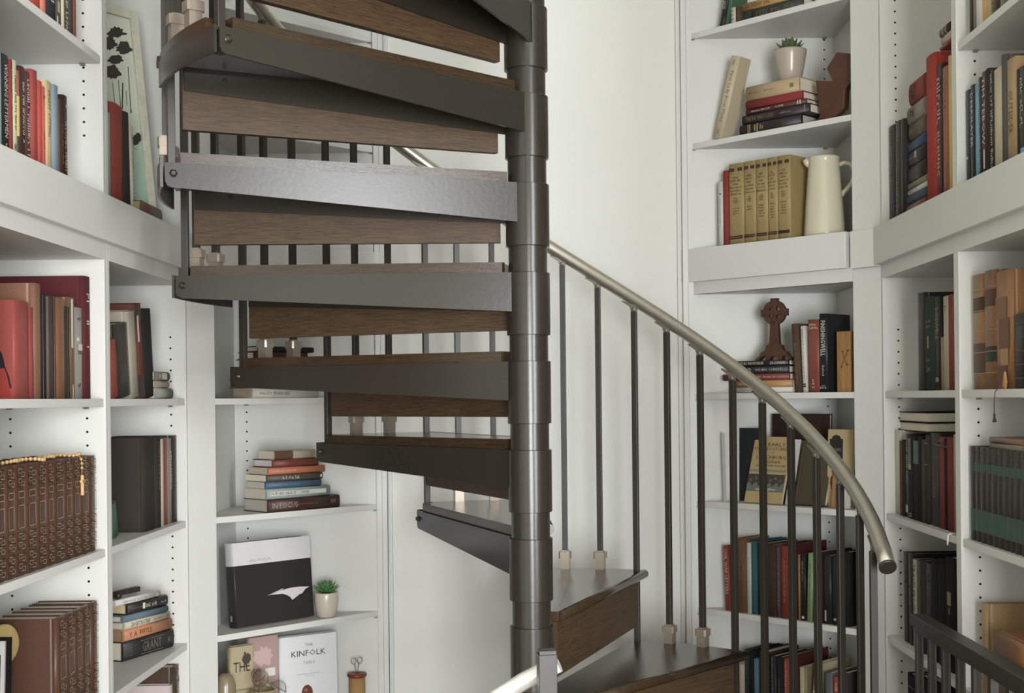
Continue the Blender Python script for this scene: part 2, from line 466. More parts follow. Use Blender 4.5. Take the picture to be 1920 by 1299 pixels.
def tread_mesh():
    """wedge of oak with a rounded nose"""
    m = MB()
    an = R(-19.7); cn, sn = math.cos(an), math.sin(an)
    def nose(r, off): return (r * cn + off * sn * -1 * -1, r * sn - off * cn) if False else (r * cn + off * sn, r * sn - off * cn)
    rr = 0.834; a1 = math.asin(0.026 / rr)
    poly = [nose(0.066, 0.046)]
    poly.append(nose(rr - 0.002, 0.046))
    aa = math.atan2(poly[1][1], poly[1][0])
    for i in range(1, 13):
        a = aa + (a1 - R(2.4) - aa) * i / 12
        poly.append((rr * math.cos(a), rr * math.sin(a)))
    poly += [(0.795, -0.010), (0.795, 0.026), (0.060, 0.026), (0.0545, 0.012), (0.0555, -0.008)]
    m.prism(poly, 0.0003, 0.0248)
    # bullnose along the leading edge
    pts = [nose(0.064, 0.046), nose(rr + 0.003, 0.046)]
    k = 8; vs = []
    for (x, y) in pts:
        for i in range(k + 1):
            w = -math.pi / 2 + math.pi * i / k
            o = 0.0135 * math.cos(w); z = 0.0125 + 0.0133 * math.sin(w)
            vs.append((x + o * sn, y - o * cn, z))
    K = k + 1
    fs = [(i, K + i, K + i + 1, i + 1) for i in range(k)] + [list(range(K)), list(range(K, 2 * K))[::-1], (0, k, K + k, K)]
    m.add(vs, fs, True)
    for j in range(3): m.sm[-1 - j] = False
    return m.mesh('wood_tread', TREAD)
def riser_mesh():
    m = MB()
    m.box(0.064, 0.788, -0.041, -0.0225, -0.132, -0.0005)
    return m.mesh('riser_board', BOARD)
def bolt_mesh():
    m = MB()
    m.lathe([(0.009, 0), (0.009, 0.002), (0.0062, 0.002), (0.0062, 0.0065), (0.0045, 0.0085)], 6)
    return m.mesh('bolt', STEEL)
hub_me, pan_me, tread_me, riser_me, bolt_me = hub_mesh(), pan_mesh(), tread_mesh(), riser_mesh(), bolt_mesh()
def inst(name, me, parent, M=None):
    o = bpy.data.objects.new(name, me); COL.objects.link(o); o.parent = parent
    if M is not None: o.matrix_local = M
    return o
RAIL_R = 0.825
def rail_z(deg): return E - 0.344 + deg * RISE / DPSI
for i in range(-5, 9):
    z = ZP0 + i * RISE
    psi = PSI0 + i * DPSI
    Ms = Matrix.Translation((0, 0, z)) @ Matrix.Rotation(R(psi), 4, 'Z')
    inst('sleeve', hub_me, stair, Ms)
    if i > 7 or z < 0.1: continue
    st = inst('step', pan_me, stair, Ms)
    inst('wood_tread', tread_me, st)
    inst('riser_board', riser_me, st, Matrix.Rotation(R(-19.7), 4, 'Z'))
    for bx, bz in ((0.811, -0.022),):
        inst('bolt', bolt_me, st, Matrix.Translation((bx, 0.0345, bz)) @ Matrix.Rotation(R(-90), 4, 'X'))
    inst('bolt', bolt_me, st, Matrix.Rotation(R(-19.7), 4, 'Z') @ Matrix.Translation((0.70, -0.016, -0.022)) @ Matrix.Rotation(R(-90), 4, 'X') @ Matrix.Scale(0.6, 4))
# handrail
t0, t1 = -5.5, 290.0
pts = []
n = 90
for k in range(n + 1):
    d = t0 + (t1 - t0) * k / n
    pts.append((RAIL_R * math.cos(R(d)), RAIL_R * math.sin(R(d)), rail_z(d)))
hr = MB().tube(pts, 0.019, 16).build('handrail', PEWTER, stair)
p0, p1 = Vector(pts[0]), Vector(pts[1]); ax = (p0 - p1).normalized()
cap = MB().lathe([(0.0165, -0.002), (0.0205, 0.0), (0.0205, 0.004), (0.0165, 0.0055), (0.008, 0.0035)], 20)
cap.build('end_cap', BAR, hr, Matrix.Translation(p0) @ ax.to_track_quat('Z', 'Y').to_matrix().to_4x4())
def shoe_mesh():
    m = MB()
    m.box(-0.0135, 0.0135, -0.0135, 0.0135, 0.0, 0.034)
    m.prism([(-.014, -.018), (.014, -.018), (.018, -.014), (.018, .014), (.014, .018), (-.014, .018), (-.018, .014), (-.018, -.014)], 0.032, 0.052)
    m.box(-0.0105, 0.0105, -0.0105, 0.0105, 0.052, 0.056)
    return m.mesh('shoe', SHOE)
shoe_me = shoe_mesh()
def bracket_mesh():
    """curved saddle: tongue at the baluster sweeping up under the rail; local x = uphill along the rail"""
    m = MB()
    prof = [(-0.009, -0.008), (0.008, -0.009), (0.010, 0.0), (0.013, 0.008), (0.024, 0.016), (0.037, 0.024), (0.037, 0.028), (0.010, 0.017), (-0.006, 0.012), (-0.010, 0.004)]
    n_ = len(prof)
    vs = [(x, -0.0035, z) for x, z in prof] + [(x, 0.0035, z) for x, z in prof]
    m.add(vs, [list(range(n_)), list(range(n_, 2 * n_))[::-1]] + [[(k + 1) % n_, k, n_ + k, n_ + (k + 1) % n_] for k in range(n_)])
    m.lathe([(0.006, 0), (0.006, 0.0015), (0.0025, 0.003)], 10, M=Matrix.Translation((0, -0.0035, 0)) @ Matrix.Rotation(R(90), 4, 'X'))
    m.lathe([(0.006, 0), (0.006, 0.0015), (0.0025, 0.003)], 10, M=Matrix.Translation((0, 0.0035, 0)) @ Matrix.Rotation(R(-90), 4, 'X'))
    return m.mesh('rail_bracket', BRKT)
brk_me = bracket_mesh()
def baluster(deg, r, z0, shoe):
    x, y = r * math.cos(R(deg)), r * math.sin(R(deg))
    zt = rail_z(deg) - 0.034
    h = 0.0080
    m = MB().box(-h, h, -h, h, 0, zt - z0)
    b = m.build('baluster', BAR, stair, Matrix.Translation((x, y, z0)) @ Matrix.Rotation(R(deg), 4, 'Z'), bevel=0.001)
    if shoe: inst('shoe', shoe_me, b)
    tx, ty = RAIL_R * math.cos(R(deg)), RAIL_R * math.sin(R(deg))
    sl = math.atan2(RISE, RAIL_R * R(DPSI))
    inst('rail_bracket', brk_me, b, Matrix.Translation((0, 0, zt - z0 + 0.006)) @ Matrix.Rotation(R(90), 4, 'Z'))
for i in range(-6, 7):
    psi = PSI0 + i * DPSI; z = ZP0 + i * RISE
    deg = psi + 0.5
    if deg > -6 or True:
        if deg > -2: baluster(deg, 0.812, max(0.0, z - 0.046), False)
    if i < 7:
        for k in (1, 2):
            d2 = psi + 1.0 + DPSI * k / 3
            if d2 > -2: baluster(d2, 0.819, max(0.0, z + RISE + 0.0248), True)

# short guard at the very front of the stair: square post and a light tube handrail end
g = empty('guard_rail', loc=(0.008, 1.86, 0))
MB().box(-0.0135, 0.0135, -0.0135, 0.0135, 0, E - 0.374).build('post', BAR, g, Matrix.Rotation(R(8), 4, 'Z'), bevel=0.001)
MB().prism([(-.012, -.012), (.012, -.012), (.012, .012), (-.012, .012)], E - 0.374, E - 0.369).build('post_cap', BAR, g, Matrix.Rotation(R(8), 4, 'Z'))
WTUBE = plain('white_satin_tube', 'd8d5cf', 0.3, 0.5, metal=0.3)
tp = [Vector((0.018, 0.06, E - 0.402)), Vector((-0.004, 0.062, E - 0.413)), Vector((-0.035, 0.06, E - 0.428)), Vector((-0.075, 0.045, E - 0.449)), Vector((-0.13, 0.01, E - 0.48)), Vector((-0.18, -0.04, E - 0.51)), Vector((-0.21, -0.08, E - 0.53))]
MB().tube(tp, 0.0135, 14).build('handrail', WTUBE, g)
MB().box(-.22, -.20, -.09, -.07, 0, E - 0.54).build('post', BAR, g)
tag(g, 'short guard rail with square dark post and white tube, in front of the pole', 'railing')
# dark guard along the right hand shelves
RX = 0.90
g = empty('guard_rail', loc=(RX, 3.02, 0))
def ypx(px): return RX / ((px - CX) / F)
MB().box(-0.019, 0.019, -1.05, 0.012, E - 0.549, E - 0.524).build('top_rail', BAR, g, bevel=0.002)
MB().box(-0.012, 0.012, -1.05, 0.006, E - 0.563, E - 0.549).build('under_rail', BAR, g)
for k in range(11):
    MB().box(-0.0085, 0.0085, -0.0085, 0.0085, 0.0, E - 0.563).build('baluster', BAR, g, Matrix.Translation((0, -0.002 - 0.0985 * k, 0)), bevel=0.001)
tag(g, 'dark square-barred guard rail in front of the right shelves, lower right corner', 'railing')

# ------------------------------------------------------------------ books
GAIN = 0.92
def tint(h, g=None):
    c = lin(h); y = 0.25 * c[0] + 0.6 * c[1] + 0.15 * c[2]
    return tuple(min(0.86, (v * 0.78 + y * 0.22) * (g or GAIN)) for v in c)
TEXT = {}
def text_geo(s):
    """letters as flat geometry, normalised to a unit box"""
    if s not in TEXT:
        cu = bpy.data.curves.new('lettering', 'FONT'); cu.body = s; cu.resolution_u = 1
        o = bpy.data.objects.new('lettering', cu); COL.objects.link(o)
        dg = bpy.context.evaluated_depsgraph_get()
        me = bpy.data.meshes.new_from_object(o.evaluated_get(dg))
        vs = [v.co.copy() for v in me.vertices]; fs = [list(p.vertices) for p in me.polygons]
        x0 = min(v.x for v in vs); x1 = max(v.x for v in vs); y0 = min(v.y for v in vs); y1 = max(v.y for v in vs)
        TEXT[s] = ([((v.x - x0) / (x1 - x0), (v.y - y0) / (y1 - y0)) for v in vs], fs, (x1 - x0) / (y1 - y0))
        bpy.data.objects.remove(o); bpy.data.curves.remove(cu); bpy.data.meshes.remove(me)
    return TEXT[s]
def put_text(m, s, o, du, dv, wid, hei, keep=False):
    """lettering starting at o, running along du for wid, as tall as hei along dv"""
    vs, fs, asp = text_geo(s)
    if keep:
        if wid / hei > asp: wid2 = hei * asp; o = o + du * ((wid - wid2) / 2); wid = wid2
        else: h2 = wid / asp; o = o + dv * ((hei - h2) / 2); hei = h2
    m.add([tuple(o + du * (u * wid) + dv * (v * hei)) for u, v in vs], fs)
def dashes(m, o, du, dv, wid, hei, rnd):
    """a line of print too small to read: short strokes"""
    x = 0.0; k = 0.17 * hei; word = rnd.randint(3, 8)
    def stroke(x0, x1, y0, y1):
        if x1 > wid: return
        m.add([tuple(o + du * x0 + dv * y0), tuple(o + du * x1 + dv * y0), tuple(o + du * x1 + dv * y1), tuple(o + du * x0 + dv * y1)], [(0, 1, 2, 3)])
    while x < wid:
        l = hei * rnd.uniform(0.42, 0.66); h = hei * (1.0 if rnd.random() < 0.5 else 0.72)
        stroke(x, x + k, 0, h)
        q = rnd.random()
        if q < 0.55: stroke(x + l - k, x + l, 0, h)
        yb = h * rnd.choice((0.0, 0.42, 0.83))
        stroke(x, x + l, yb, yb + k)
        if q > 0.7: stroke(x, x + l, h - k, h)
        x += l + hei * 0.2; word -= 1
        if word == 0: x += hei * 0.5; word = rnd.randint(3, 8)

BOOKMESH = {}
def book(label, M, T, H, D, hexc, kind='h', pages='d2c8b2', deco=(), group=None, name='book', g=None, surface=None):
    """local x = thickness (spine seen left to right), y = inward from the spine, z = height"""
    rnd = random.Random(label)
    t = empty(name, M)
    tag(t, label, 'book', group)
    col = tint(hexc, g)
    mat = surface or {'h': CLOTH, 'j': JACKET, 'p': JACKET, 'l': LEATHER}[kind]
    bul = min(0.005, 0.16 * T) if kind in 'hl' else min(0.0015, 0.05 * T)
    key = (round(T, 4), round(H, 4), round(D, 4), kind)
    if key not in BOOKMESH:
        b = 0.0025 if kind in 'hlj' else 0.0007
        b = min(b, T * 0.2)
        k = 6
        sp = [(T * (0.5 - 0.5 * math.cos(math.pi * i / k)), 0.004 - (bul + 0.004) * math.sin(math.pi * i / k) ** 0.7) for i in range(k + 1)]
        gx = min(0.0012, T * 0.06) if kind in 'hl' else 0
        outer = sp + [(T - gx, 0.009), (T, 0.013), (T, D), (T - b, D), (T - b, 0.006)]
        inner = [(b, 0.006), (b, D), (0, D), (0, 0.013), (gx, 0.009)]
        m = MB(); poly = outer + inner; n = len(poly)
        vs = [(x, y, 0) for x, y in poly] + [(x, y, H) for x, y in poly]
        # quads for the caps: spine wedge + two boards
        i_s = list(range(k + 1)); o9, o13, oD, iD, i6 = [k + 1 + j for j in range(5)]
        j6, jD, zD, z13, z9 = [k + 6 + j for j in range(5)]
        caps = [i_s + [o9, i6, j6, z9], [o9, o13, oD, iD, i6], [j6, jD, zD, z13, z9]]
        fs = [c[::-1] for c in caps] + [[q + n for q in c] for c in caps]
        sm = [False] * len(fs)
        for i in range(n):
            fs.append([i, (i + 1) % n, n + (i + 1) % n, n + i]); sm.append(i < k)
        m.v = vs; m.f = fs; m.sm = sm
        e = 0.0035 if kind in 'hlj' else 0.0003
        e = min(e, H * 0.03)
        p = MB().box(b, T - b, 0.005, D - e, e, H - e)
        BOOKMESH[key] = (m, p)
    m, p = BOOKMESH[key]
    m.build('cover', mat, t, color=col)
    p.build('pages', PAPER, t, color=tint(pages, 1.1))
    X, Y, Z = Vector((1, 0, 0)), Vector((0, 1, 0)), Vector((0, 0, 1))
    by = {}
    y = -bul - 0.0006
    for q, d in enumerate(deco):
        c = d[-1]; mm = by.setdefault((d[0], c, q if d[0] in ('b', 'r') else 0), MB())
        if d[0] == 'v':        # reads top to bottom
            _, s, a, z, wf, _c = d
            put_text(mm, s, Vector((T * (0.5 - wf / 2), y, H * (1 - a))), -Z, X, H * (z - a), T * wf)
        elif d[0] == 'h':      # reads across
            _, s, a, z, wf, _c = d
            put_text(mm, s, Vector((T * (0.5 - wf / 2), y, H * (1 - z))), X, Z, T * wf, H * (z - a), True)
        elif d[0] == 'd':      # unreadable print down the spine
            _, a, z, wf, _c = d
            dashes(mm, Vector((T * (0.5 - wf / 2), y, H * (1 - a))), -Z, X, H * (z - a), T * wf, rnd)
        elif d[0] == 'e':      # unreadable print across the spine
            _, a, z, wf, _c = d
            w_ = T * wf * rnd.uniform(0.75, 1)
            dashes(mm, Vector((T * 0.5 - w_ / 2, y, H * (1 - z))), X, Z, w_, H * (z - a), rnd)
        elif d[0] == 'b':      # band wrapped over the spine
            _, a, z, _c = d
            k = 6
            sp = [(T * (0.5 - 0.5 * math.cos(math.pi * i / k)), 0.004 - (bul + 0.004) * math.sin(math.pi * i / k) ** 0.7 - 0.0004) for i in range(k + 1)]
            vs = [(x, yy, H * (1 - z)) for x, yy in sp] + [(x, yy, H * (1 - a)) for x, yy in sp]
            mm.add(vs, [(i, i + 1, k + 2 + i, k + 1 + i) for i in range(k)], True)
        elif d[0] == 'r':      # label patch: a,z fractions from the top, x0,x1 across
            _, a, z, x0, x1, _c = d
            mm.add([(T * x0, y + 0.0002, H * (1 - z)), (T * x1, y + 0.0002, H * (1 - z)), (T * x1, y + 0.0002, H * (1 - a)), (T * x0, y + 0.0002, H * (1 - a))], [(0, 1, 2, 3)])
        elif d[0] == 'rib':    # raised bands of a leather spine
            _, zs, _c = d
            k = 6
            sp = [(T * (0.5 - 0.5 * math.cos(math.pi * i / k)), 0.004 - (bul + 0.004) * math.sin(math.pi * i / k) ** 0.7) for i in range(k + 1)]
            for iz, z in enumerate(zs):
                mm = by.setdefault((d[0], c, 100 + iz), MB())
                zz = H * (1 - z)
                vs = [(x, yy + .001, zz - .0026) for x, yy in sp] + [(x, yy - .0014, zz) for x, yy in sp] + [(x, yy + .001, zz + .0026) for x, yy in sp]
                mm.add(vs, [(i, i + 1, k + 2 + i, k + 1 + i) for i in range(k)] + [(k + 1 + i, k + 2 + i, 2 * k + 3 + i, 2 * k + 2 + i) for i in range(k)], True)
    for (kd, c, q), mm in by.items():
        if not mm.v: continue
        nm = {'v': 'title', 'h': 'title', 'd': 'lettering', 'e': 'lettering', 'b': 'spine_band', 'r': 'spine_label', 'rib': 'raised_band'}[kd]
        dc = mm.build(nm, INK if kd != 'rib' else mat, t, color=tint(c))
        if kd in 'de': dc['kind'] = 'stuff'      # print too small to pick apart
    return t

BAYS = {LF: ((2.377, 2.9830), (3.0220, 3.6650)), RF: ((-3.6690, -3.0470), (-3.0070, -2.30))}
def corner_limit(fr, s):
    if fr is RD: return min(s, 0.669 - s)
    if fr is LD: return min(s + 0.062, 0.598 - s)
    return 0.27
def row(fr, zsh, inset, ym, place, items, depth=0.17, group=None, g=None):
    """items: (px left, px right, py top, colour, look, [options])"""
    spans = []
    for it in items:
        o = it[5] if len(it) > 5 else {}
        spans.append([fr.hit(p, o.get('ym', ym), o.get('inset', inset))[0] for p in it[:2]])
    lo = min(a for a, _ in spans); hi = max(b for _, b in spans)
    for b0, b1 in BAYS.get(fr, ()):        # keep the row between the panels of its bay
        if b0 < (lo + hi) / 2 < b1:
            e0 = max(0.0, b0 - lo); e1 = max(0.0, hi - b1); L_ = hi - lo
            spans = [[v + e0 * (hi - v) / L_ - e1 * (v - lo) / L_ for v in sp] for sp in spans]
    for it, (s0, s1) in zip(items, spans):
        a, b, yt, col, look = it[:5]
        o = it[5] if len(it) > 5 else {}
        ins = o.get('inset', inset)
        _, zt = fr.hit((a + b) / 2, yt, ins)
        T = max(0.003, s1 - s0 - 0.0006); H = zt - zsh
        D = o.get('D', depth)
        if fr in (RD, LD): D = max(0.03, min(D, corner_limit(fr, s0) - ins - 0.004, corner_limit(fr, s1) - ins - 0.004))
        M = fr.M(s0, ins, zsh + 0.0003, o.get('rot', 0))
        ln = R(o.get('lean', 0))
        if ln:
            H = H / math.cos(ln)
            M = M @ Matrix.Translation((0, 0, max(0.0, T * math.sin(ln)))) @ Matrix.Rotation(ln, 4, 'Y')
        book(f"{look} {o.get('place', place)}".strip(), M, T, H, D, col, o.get('k', 'h'), o.get('pages', 'd2c8b2'), o.get('deco', ()), o.get('group', group), g=o.get('g', g))
def on_shelf(px, py, z):
    dx, dz = ray(px, py); Y = (z - E) / dz
    return dx * Y, Y
def pile(base, ang, zsh, place, items, group=None, g=None):
    """lying books; base = spine corner of the bottom book at its left end, ang = compass of the spine direction (deg from +x);
    items bottom to top: (offset along, length, thickness, depth, offset inward, colour, look, [options])"""
    u = Vector((math.cos(R(ang)), math.sin(R(ang)), 0)); n = Vector((-u.y, u.x, 0)); z = zsh + 0.0003
    for it in items:
        a, L, T, D, b, col, look = it[:7]; o = it[7] if len(it) > 7 else {}
        uu = Matrix.Rotation(R(o.get('rot', 0)), 3, 'Z') @ u; nn = Matrix.Rotation(R(o.get('rot', 0)), 3, 'Z') @ n
        p = Vector((base[0], base[1], z)) + uu * (a + L) + nn * b
        # book axes: x (thickness) -> up, y -> inward, z (height) -> -u
        M = Matrix(((0, nn.x, -uu.x, p.x), (0, nn.y, -uu.y, p.y), (1, 0, 0, p.z), (0, 0, 0, 1)))
        # height axis runs towards -u, so start from the right end
        book(f"{look} {o.get('place', place)}".strip(), M, T, L, D, col, o.get('k', 'h'), o.get('pages', 'd2c8b2'), o.get('deco', ()), o.get('group', group), g=o.get('g', g))
        z += T + 0.0004
    return z
W_, K_, GO, CR = 'dcd6c8', '2a2420', 'a88a4c', 'cbbd98'

# ---- left, uppermost shelf
row(LF, E + 0.817, 0.02, 40, 'on the top left shelf', [
    (28, 50, -70, 'a8382a', 'brick red book at the near end'),
    (50, 75, -60, 'c8442e', 'orange-red hardback left of the salmon one'),
    (75, 85, -55, 'd87a62', 'salmon pink book'),
    (85, 104, -50, '35343a', 'blue-black hardback', {'deco': (('d', .2, .6, .3, W_),)}),
    (104, 116, -45, '5c5648', 'olive book with white flecks', {'k': 'j', 'deco': (('r', .78, .97, .1, .3, W_), ('r', .5, .7, .2, .6, 'a8a08c'))}),
    (116, 120.5, -45, 'c9b896', 'thin cream book'),
    (120.5, 128, -40, '4f483a', 'dark olive book with white lettering', {'k': 'j', 'deco': (('d', .1, .95, .55, W_),)}),
    (128, 136, -40, '4a4038', 'plain dark brown book'),
    (136, 142, -35, '8a4a3a', 'rust red book at the far end'),
], group='books on the top left shelf')
# ---- left, shelf above the fascia
row(LF, SF, 0.02, 230, 'on the upper left shelf', [
    (-14, 2.5, 98, '9fb5b8', 'pale blue-grey book cut by the frame'),
    (3, 18, 104, '2c2826', 'black hardback with white title', {'k': 'j', 'deco': (('v', 'WINNING LETTERMEN', .09, .82, .42, 'c9bcae'), ('d', .88, .97, .3, 'c9bcae'))}),
    (18, 24, 113, '8c2f2c', 'thin dark red book', {'deco': (('d', .1, .6, .4, 'c9a080'),)}),
    (24, 33, 115, 'c9d3a0', 'pale green paperback', {'k': 'p', 'deco': (('d', .15, .7, .34, '4a4a3a'), ('r', .84, .90, .2, .8, '6f7a50'))}),
    (33, 38, 134, 'b5503c', 'red, yellow and brown banded paperback', {'k': 'p', 'deco': (('b', .28, .72, 'c7a93f'), ('b', .72, 1, '4a3a30'))}),
    (38, 48, 126, '4a2b27', 'dark maroon book with small white title', {'k': 'j', 'deco': (('d', .16, .8, .36, W_),)}),
    (48, 57, 136, '5b3833', 'maroon book with crowded white title', {'k': 'j', 'deco': (('d', .08, .9, .55, 'c9bdb0'),)}),
    (57, 69, 133, 'a3413a', 'plain red cloth hardback'),
    (69, 78, 153, 'c8483a', 'vermilion hardback with a short spine'),
    (78, 86, 163, 'e0604c', 'coral red paperback', {'k': 'p', 'deco': (('d', .52, .72, .3, '9c3a30'), ('r', .1, .14, .4, .7, '8c3028'))}),
    (86, 97, 153, 'd3b57c', 'straw yellow paperback', {'k': 'p', 'deco': (('d', .1, .6, .34, '8a6f40'),)}),
    (97, 108, 161, '7f8f9a', 'blue-grey hardback'),
    (108, 112, 187, '6b5a45', 'thin tan and brown book'),
    (112, 118, 186, '4a2a24', 'narrow brown-maroon book', {'deco': (('d', .3, .8, .3, '9a7a6a'),)}),
    (118, 127, 180, '2f2320', 'black book with slanting gold title', {'k': 'j', 'deco': (('v', 'ATOMIC HABIT', .3, .88, .55, 'c0a868'), ('r', .1, .14, .45, .85, 'c0a868'))}),
], group='books on the upper left shelf')
# ---- left, behind the divider, next to the tree picture
row(LF, SF, 0.03, 320, 'beside the tall tree picture', [
    (203, 208, 212, '9fc0b6', 'thin pale teal book', {'k': 'p', 'D': .12}),
    (209, 230, 198, 'a8463a', 'tall orange-red hardback', {'D': .12}),
    (231.5, 244, 214, '3a2f2c', 'dark brown hardback leaning slightly', {'D': .105, 'lean': -2.6}),
    (247.5, 255, 240, 'c9c0a8', 'thin cream book leaning', {'k': 'p', 'D': .085, 'lean': -5, 'deco': (('d', .1, .9, .3, '8a8370'),)}),
], group='books beside the tree picture')
# ---- left, middle shelf
row(LF, S1, 0.035, 660, 'on the middle left shelf', [
    (28, 58, 565, 'a3443a', 'red book with dark ribboned cover, nearest', {'k': 'j', 'D': .2}),
    (58, 65, 577, '8f3a35', 'thin dull red book'),
    (65, 80, 533, '8a5c42', 'tan leather album', {'k': 'l', 'D': .21}),
    (80, 91, 555, '2f2926', 'black hardback with grey edge', {'deco': (('r', 0, 1, .0, .12, '6a6a60'),)}),
    (91, 98, 557, '6f6054', 'grey-brown narrow book'),
    (98, 110, 557, '43342d', 'dark brown book with pale line', {'deco': (('r', 0, 1, .4, .5, '8a7a6a'),)}),
    (110, 129, 562, '8a5530', 'glossy copper leather book', {'k': 'l'}),
    (129, 138, 577, '3a302a', 'dark slim book', {'deco': (('r', 0, 1, .2, .3, '7a6a50'),)}),
    (138, 148, 560, '6f5238', 'torn brown book with white page showing', {'k': 'l', 'deco': (('r', .02, .5, .0, .42, 'd8ccb4'), ('r', .86, 1, .2, .4, 'cbbd98'))}),
    (148, 166, 579, '9b958a', 'grey spine with small label marks', {'k': 'j', 'deco': (('e', .1, .14, .4, K_), ('r', .33, .37, .2, .5, W_), ('r', .40, .47, .4, .85, 'c9c6bc'), ('r', .47, .51, .4, .8, '6a4a3a'), ('e', .83, .87, .4, '4a463e'))}),
    (166, 180, 522, '5e2428', 'tall maroon album', {'D': .24, 'deco': (('d', .14, .22, .5, 'c0a8a0'), ('d', .36, .40, .5, 'c0a8a0'), ('d', .57, .61, .5, 'c0a8a0'))}),
], group='books on the middle left shelf')
# ---- left, brown gilt sets
def gilt(fr, tops, zsh, inset, ym, bounds, D, place, height=None):
    ords = ['first', 'second', 'third', 'fourth', 'fifth', 'sixth', 'seventh', 'eighth', 'ninth', 'tenth', 'eleventh']
    n = len(bounds)
    e1 = max(0.0, fr.hit(bounds[-1][1], ym, inset)[0] - 2.9830)
    for i, (a, b) in enumerate(bounds):
        s0, s1 = fr.hit(a, ym, inset)[0] - e1, fr.hit(b, ym, inset)[0] - e1
        T = s1 - s0 - 0.0006
        t = book(f"brown leather volume with gilt panels, {ords[i]} from the near end, {place}", fr.M(s0, inset, zsh + 0.0003), T, height, D, '5a3826', 'l', 'd8d0c0', (), 'brown gilt volumes', g=0.85)
        m = MB(); y = -0.0065
        def fr_(x0, x1, z0, z1, w=0.0019):
            for (p, q, r_, s_) in ((x0, x1, z0, z0 + w), (x0, x1, z1 - w, z1), (x0, x0 + w, z0, z1), (x1 - w, x1, z0, z1)):
                m.add([(p, y, r_), (q, y, r_), (q, y, s_), (p, y, s_)], [(0, 1, 2, 3)])
        x0, x1 = T * 0.18, T * 0.82
        def grid(a_, b_):
            z0, z1 = height * (1 - b_), height * (1 - a_)
            fr_(x0, x1, z0, z1); zc = (z0 + z1) / 2; xc = (x0 + x1) / 2
            fr_(x0, xc, z0, zc, .0013); fr_(xc, x1, zc, z1, .0013)
        grid(.03, .11); grid(.12, .19)
        fr_(x0, x1, height * (1 - .30), height * (1 - .235))
        fr_(x0, x1, height * (1 - .57), height * (1 - .36))
        grid(.61, .68); grid(.69, .76); grid(.80, .87); grid(.885, .96)
        m.build('gilt_tooling', INK, t, color=tint('9c8156'))['kind'] = 'stuff'
gilt(LF, None, S3, 0.022, 950, [(-14, 7), (7, 25), (25, 45), (45, 66), (66, 84), (84, 98), (98, 118), (118, 133), (133, 148), (148, 164), (164, 178)], 0.15, 'upper brown set', 0.2215)
gilt(LF, None, S4, 0.022, 1220, [(105, 122), (122, 138), (138, 152), (152, 166), (170, 182)], 0.135, 'lower brown set', 0.234)
# ---- left, leaning books behind the divider
row(LF, S1, 0.035, 735, 'in the leaning group at left', [
    (207, 222, 640, 'a04a3a', 'red book, shortest and first', {'lean': -8, 'D': .15}),
    (222.5, 244, 612, '38302b', 'dark brown book with worn spine', {'k': 'l', 'lean': -8, 'D': .17, 'deco': (('r', .0, 1, .82, .87, '6a4a40'),)}),
    (245, 260, 588, 'a89f8c', 'putty-grey book with folded corner', {'lean': -8, 'D': .15}),
    (260.5, 272, 574, '6e3a2e', 'rust and maroon book with white strip', {'lean': -8, 'D': .17, 'deco': (('b', 0, .18, '4a322b'), ('b', .75, 1, '3f2e28'), ('r', .12, .4, .0, .3, 'd0c6b2'))}),
    (272.5, 290, 586, '2f2b27', 'black book at the right end', {'lean': -8, 'D': .15}),
], group='leaning books behind the divider')
pile((-1.042, 3.455), 90, S1, 'beside the leaning black book', [
    (0, .145, .030, .13, 0.0, '8a8b7c', 'grey-green bound book, lowest of three'),
    (0, .115, .019, .12, 0.0, '8a7a66', 'tan book with dark edges, middle of three', {'k': 'l'}),
    (-.004, .12, .025, .12, 0.0, '6b6456', 'grey book with white label, top of three', {'deco': (('r', .35, .75, .15, .85, 'b8b4a4'), ('r', .15, .25, .3, .7, 'c9a08c'))}),
], group='three small books lying')
# ---- left, dark tall books
row(LF, S3, 0.03, 900, 'in the dark row at left', [
    (268, 291, 820, '3a332c', 'dark olive and red clothbound atlas', {'D': .17}),
    (291.5, 303.5, 820, '3b332e', 'dark brown book with gold-flecked joint', {'deco': (('d', .05, .6, .2, '8a7040'),)}),
    (304, 310, 823, 'cfc4a8', 'thin cream book', {'k': 'p'}),
    (310, 318, 822, '8c3a34', 'wine red book', {'k': 'j'}),
    (318, 326, 821, '8a8070', 'grey book with yellow title', {'k': 'j', 'deco': (('v', 'ATHANASIUS', .14, .6, .6, 'd0c890'),)}),
    (326, 335, 816, '352c28', 'worn dark brown book with chipped white edge', {'k': 'l', 'deco': (('d', .02, .95, .16, 'a89c8c'),)}),
], group='dark row behind the divider')
x_, y_ = on_shelf(214, 995, S3)
row(LF, S3, 0.06, 975, 'under the dark row at left', [(210, 222, 945, '4f6a52', 'small green book end peeping out', {'lean': -12, 'D': .09})])
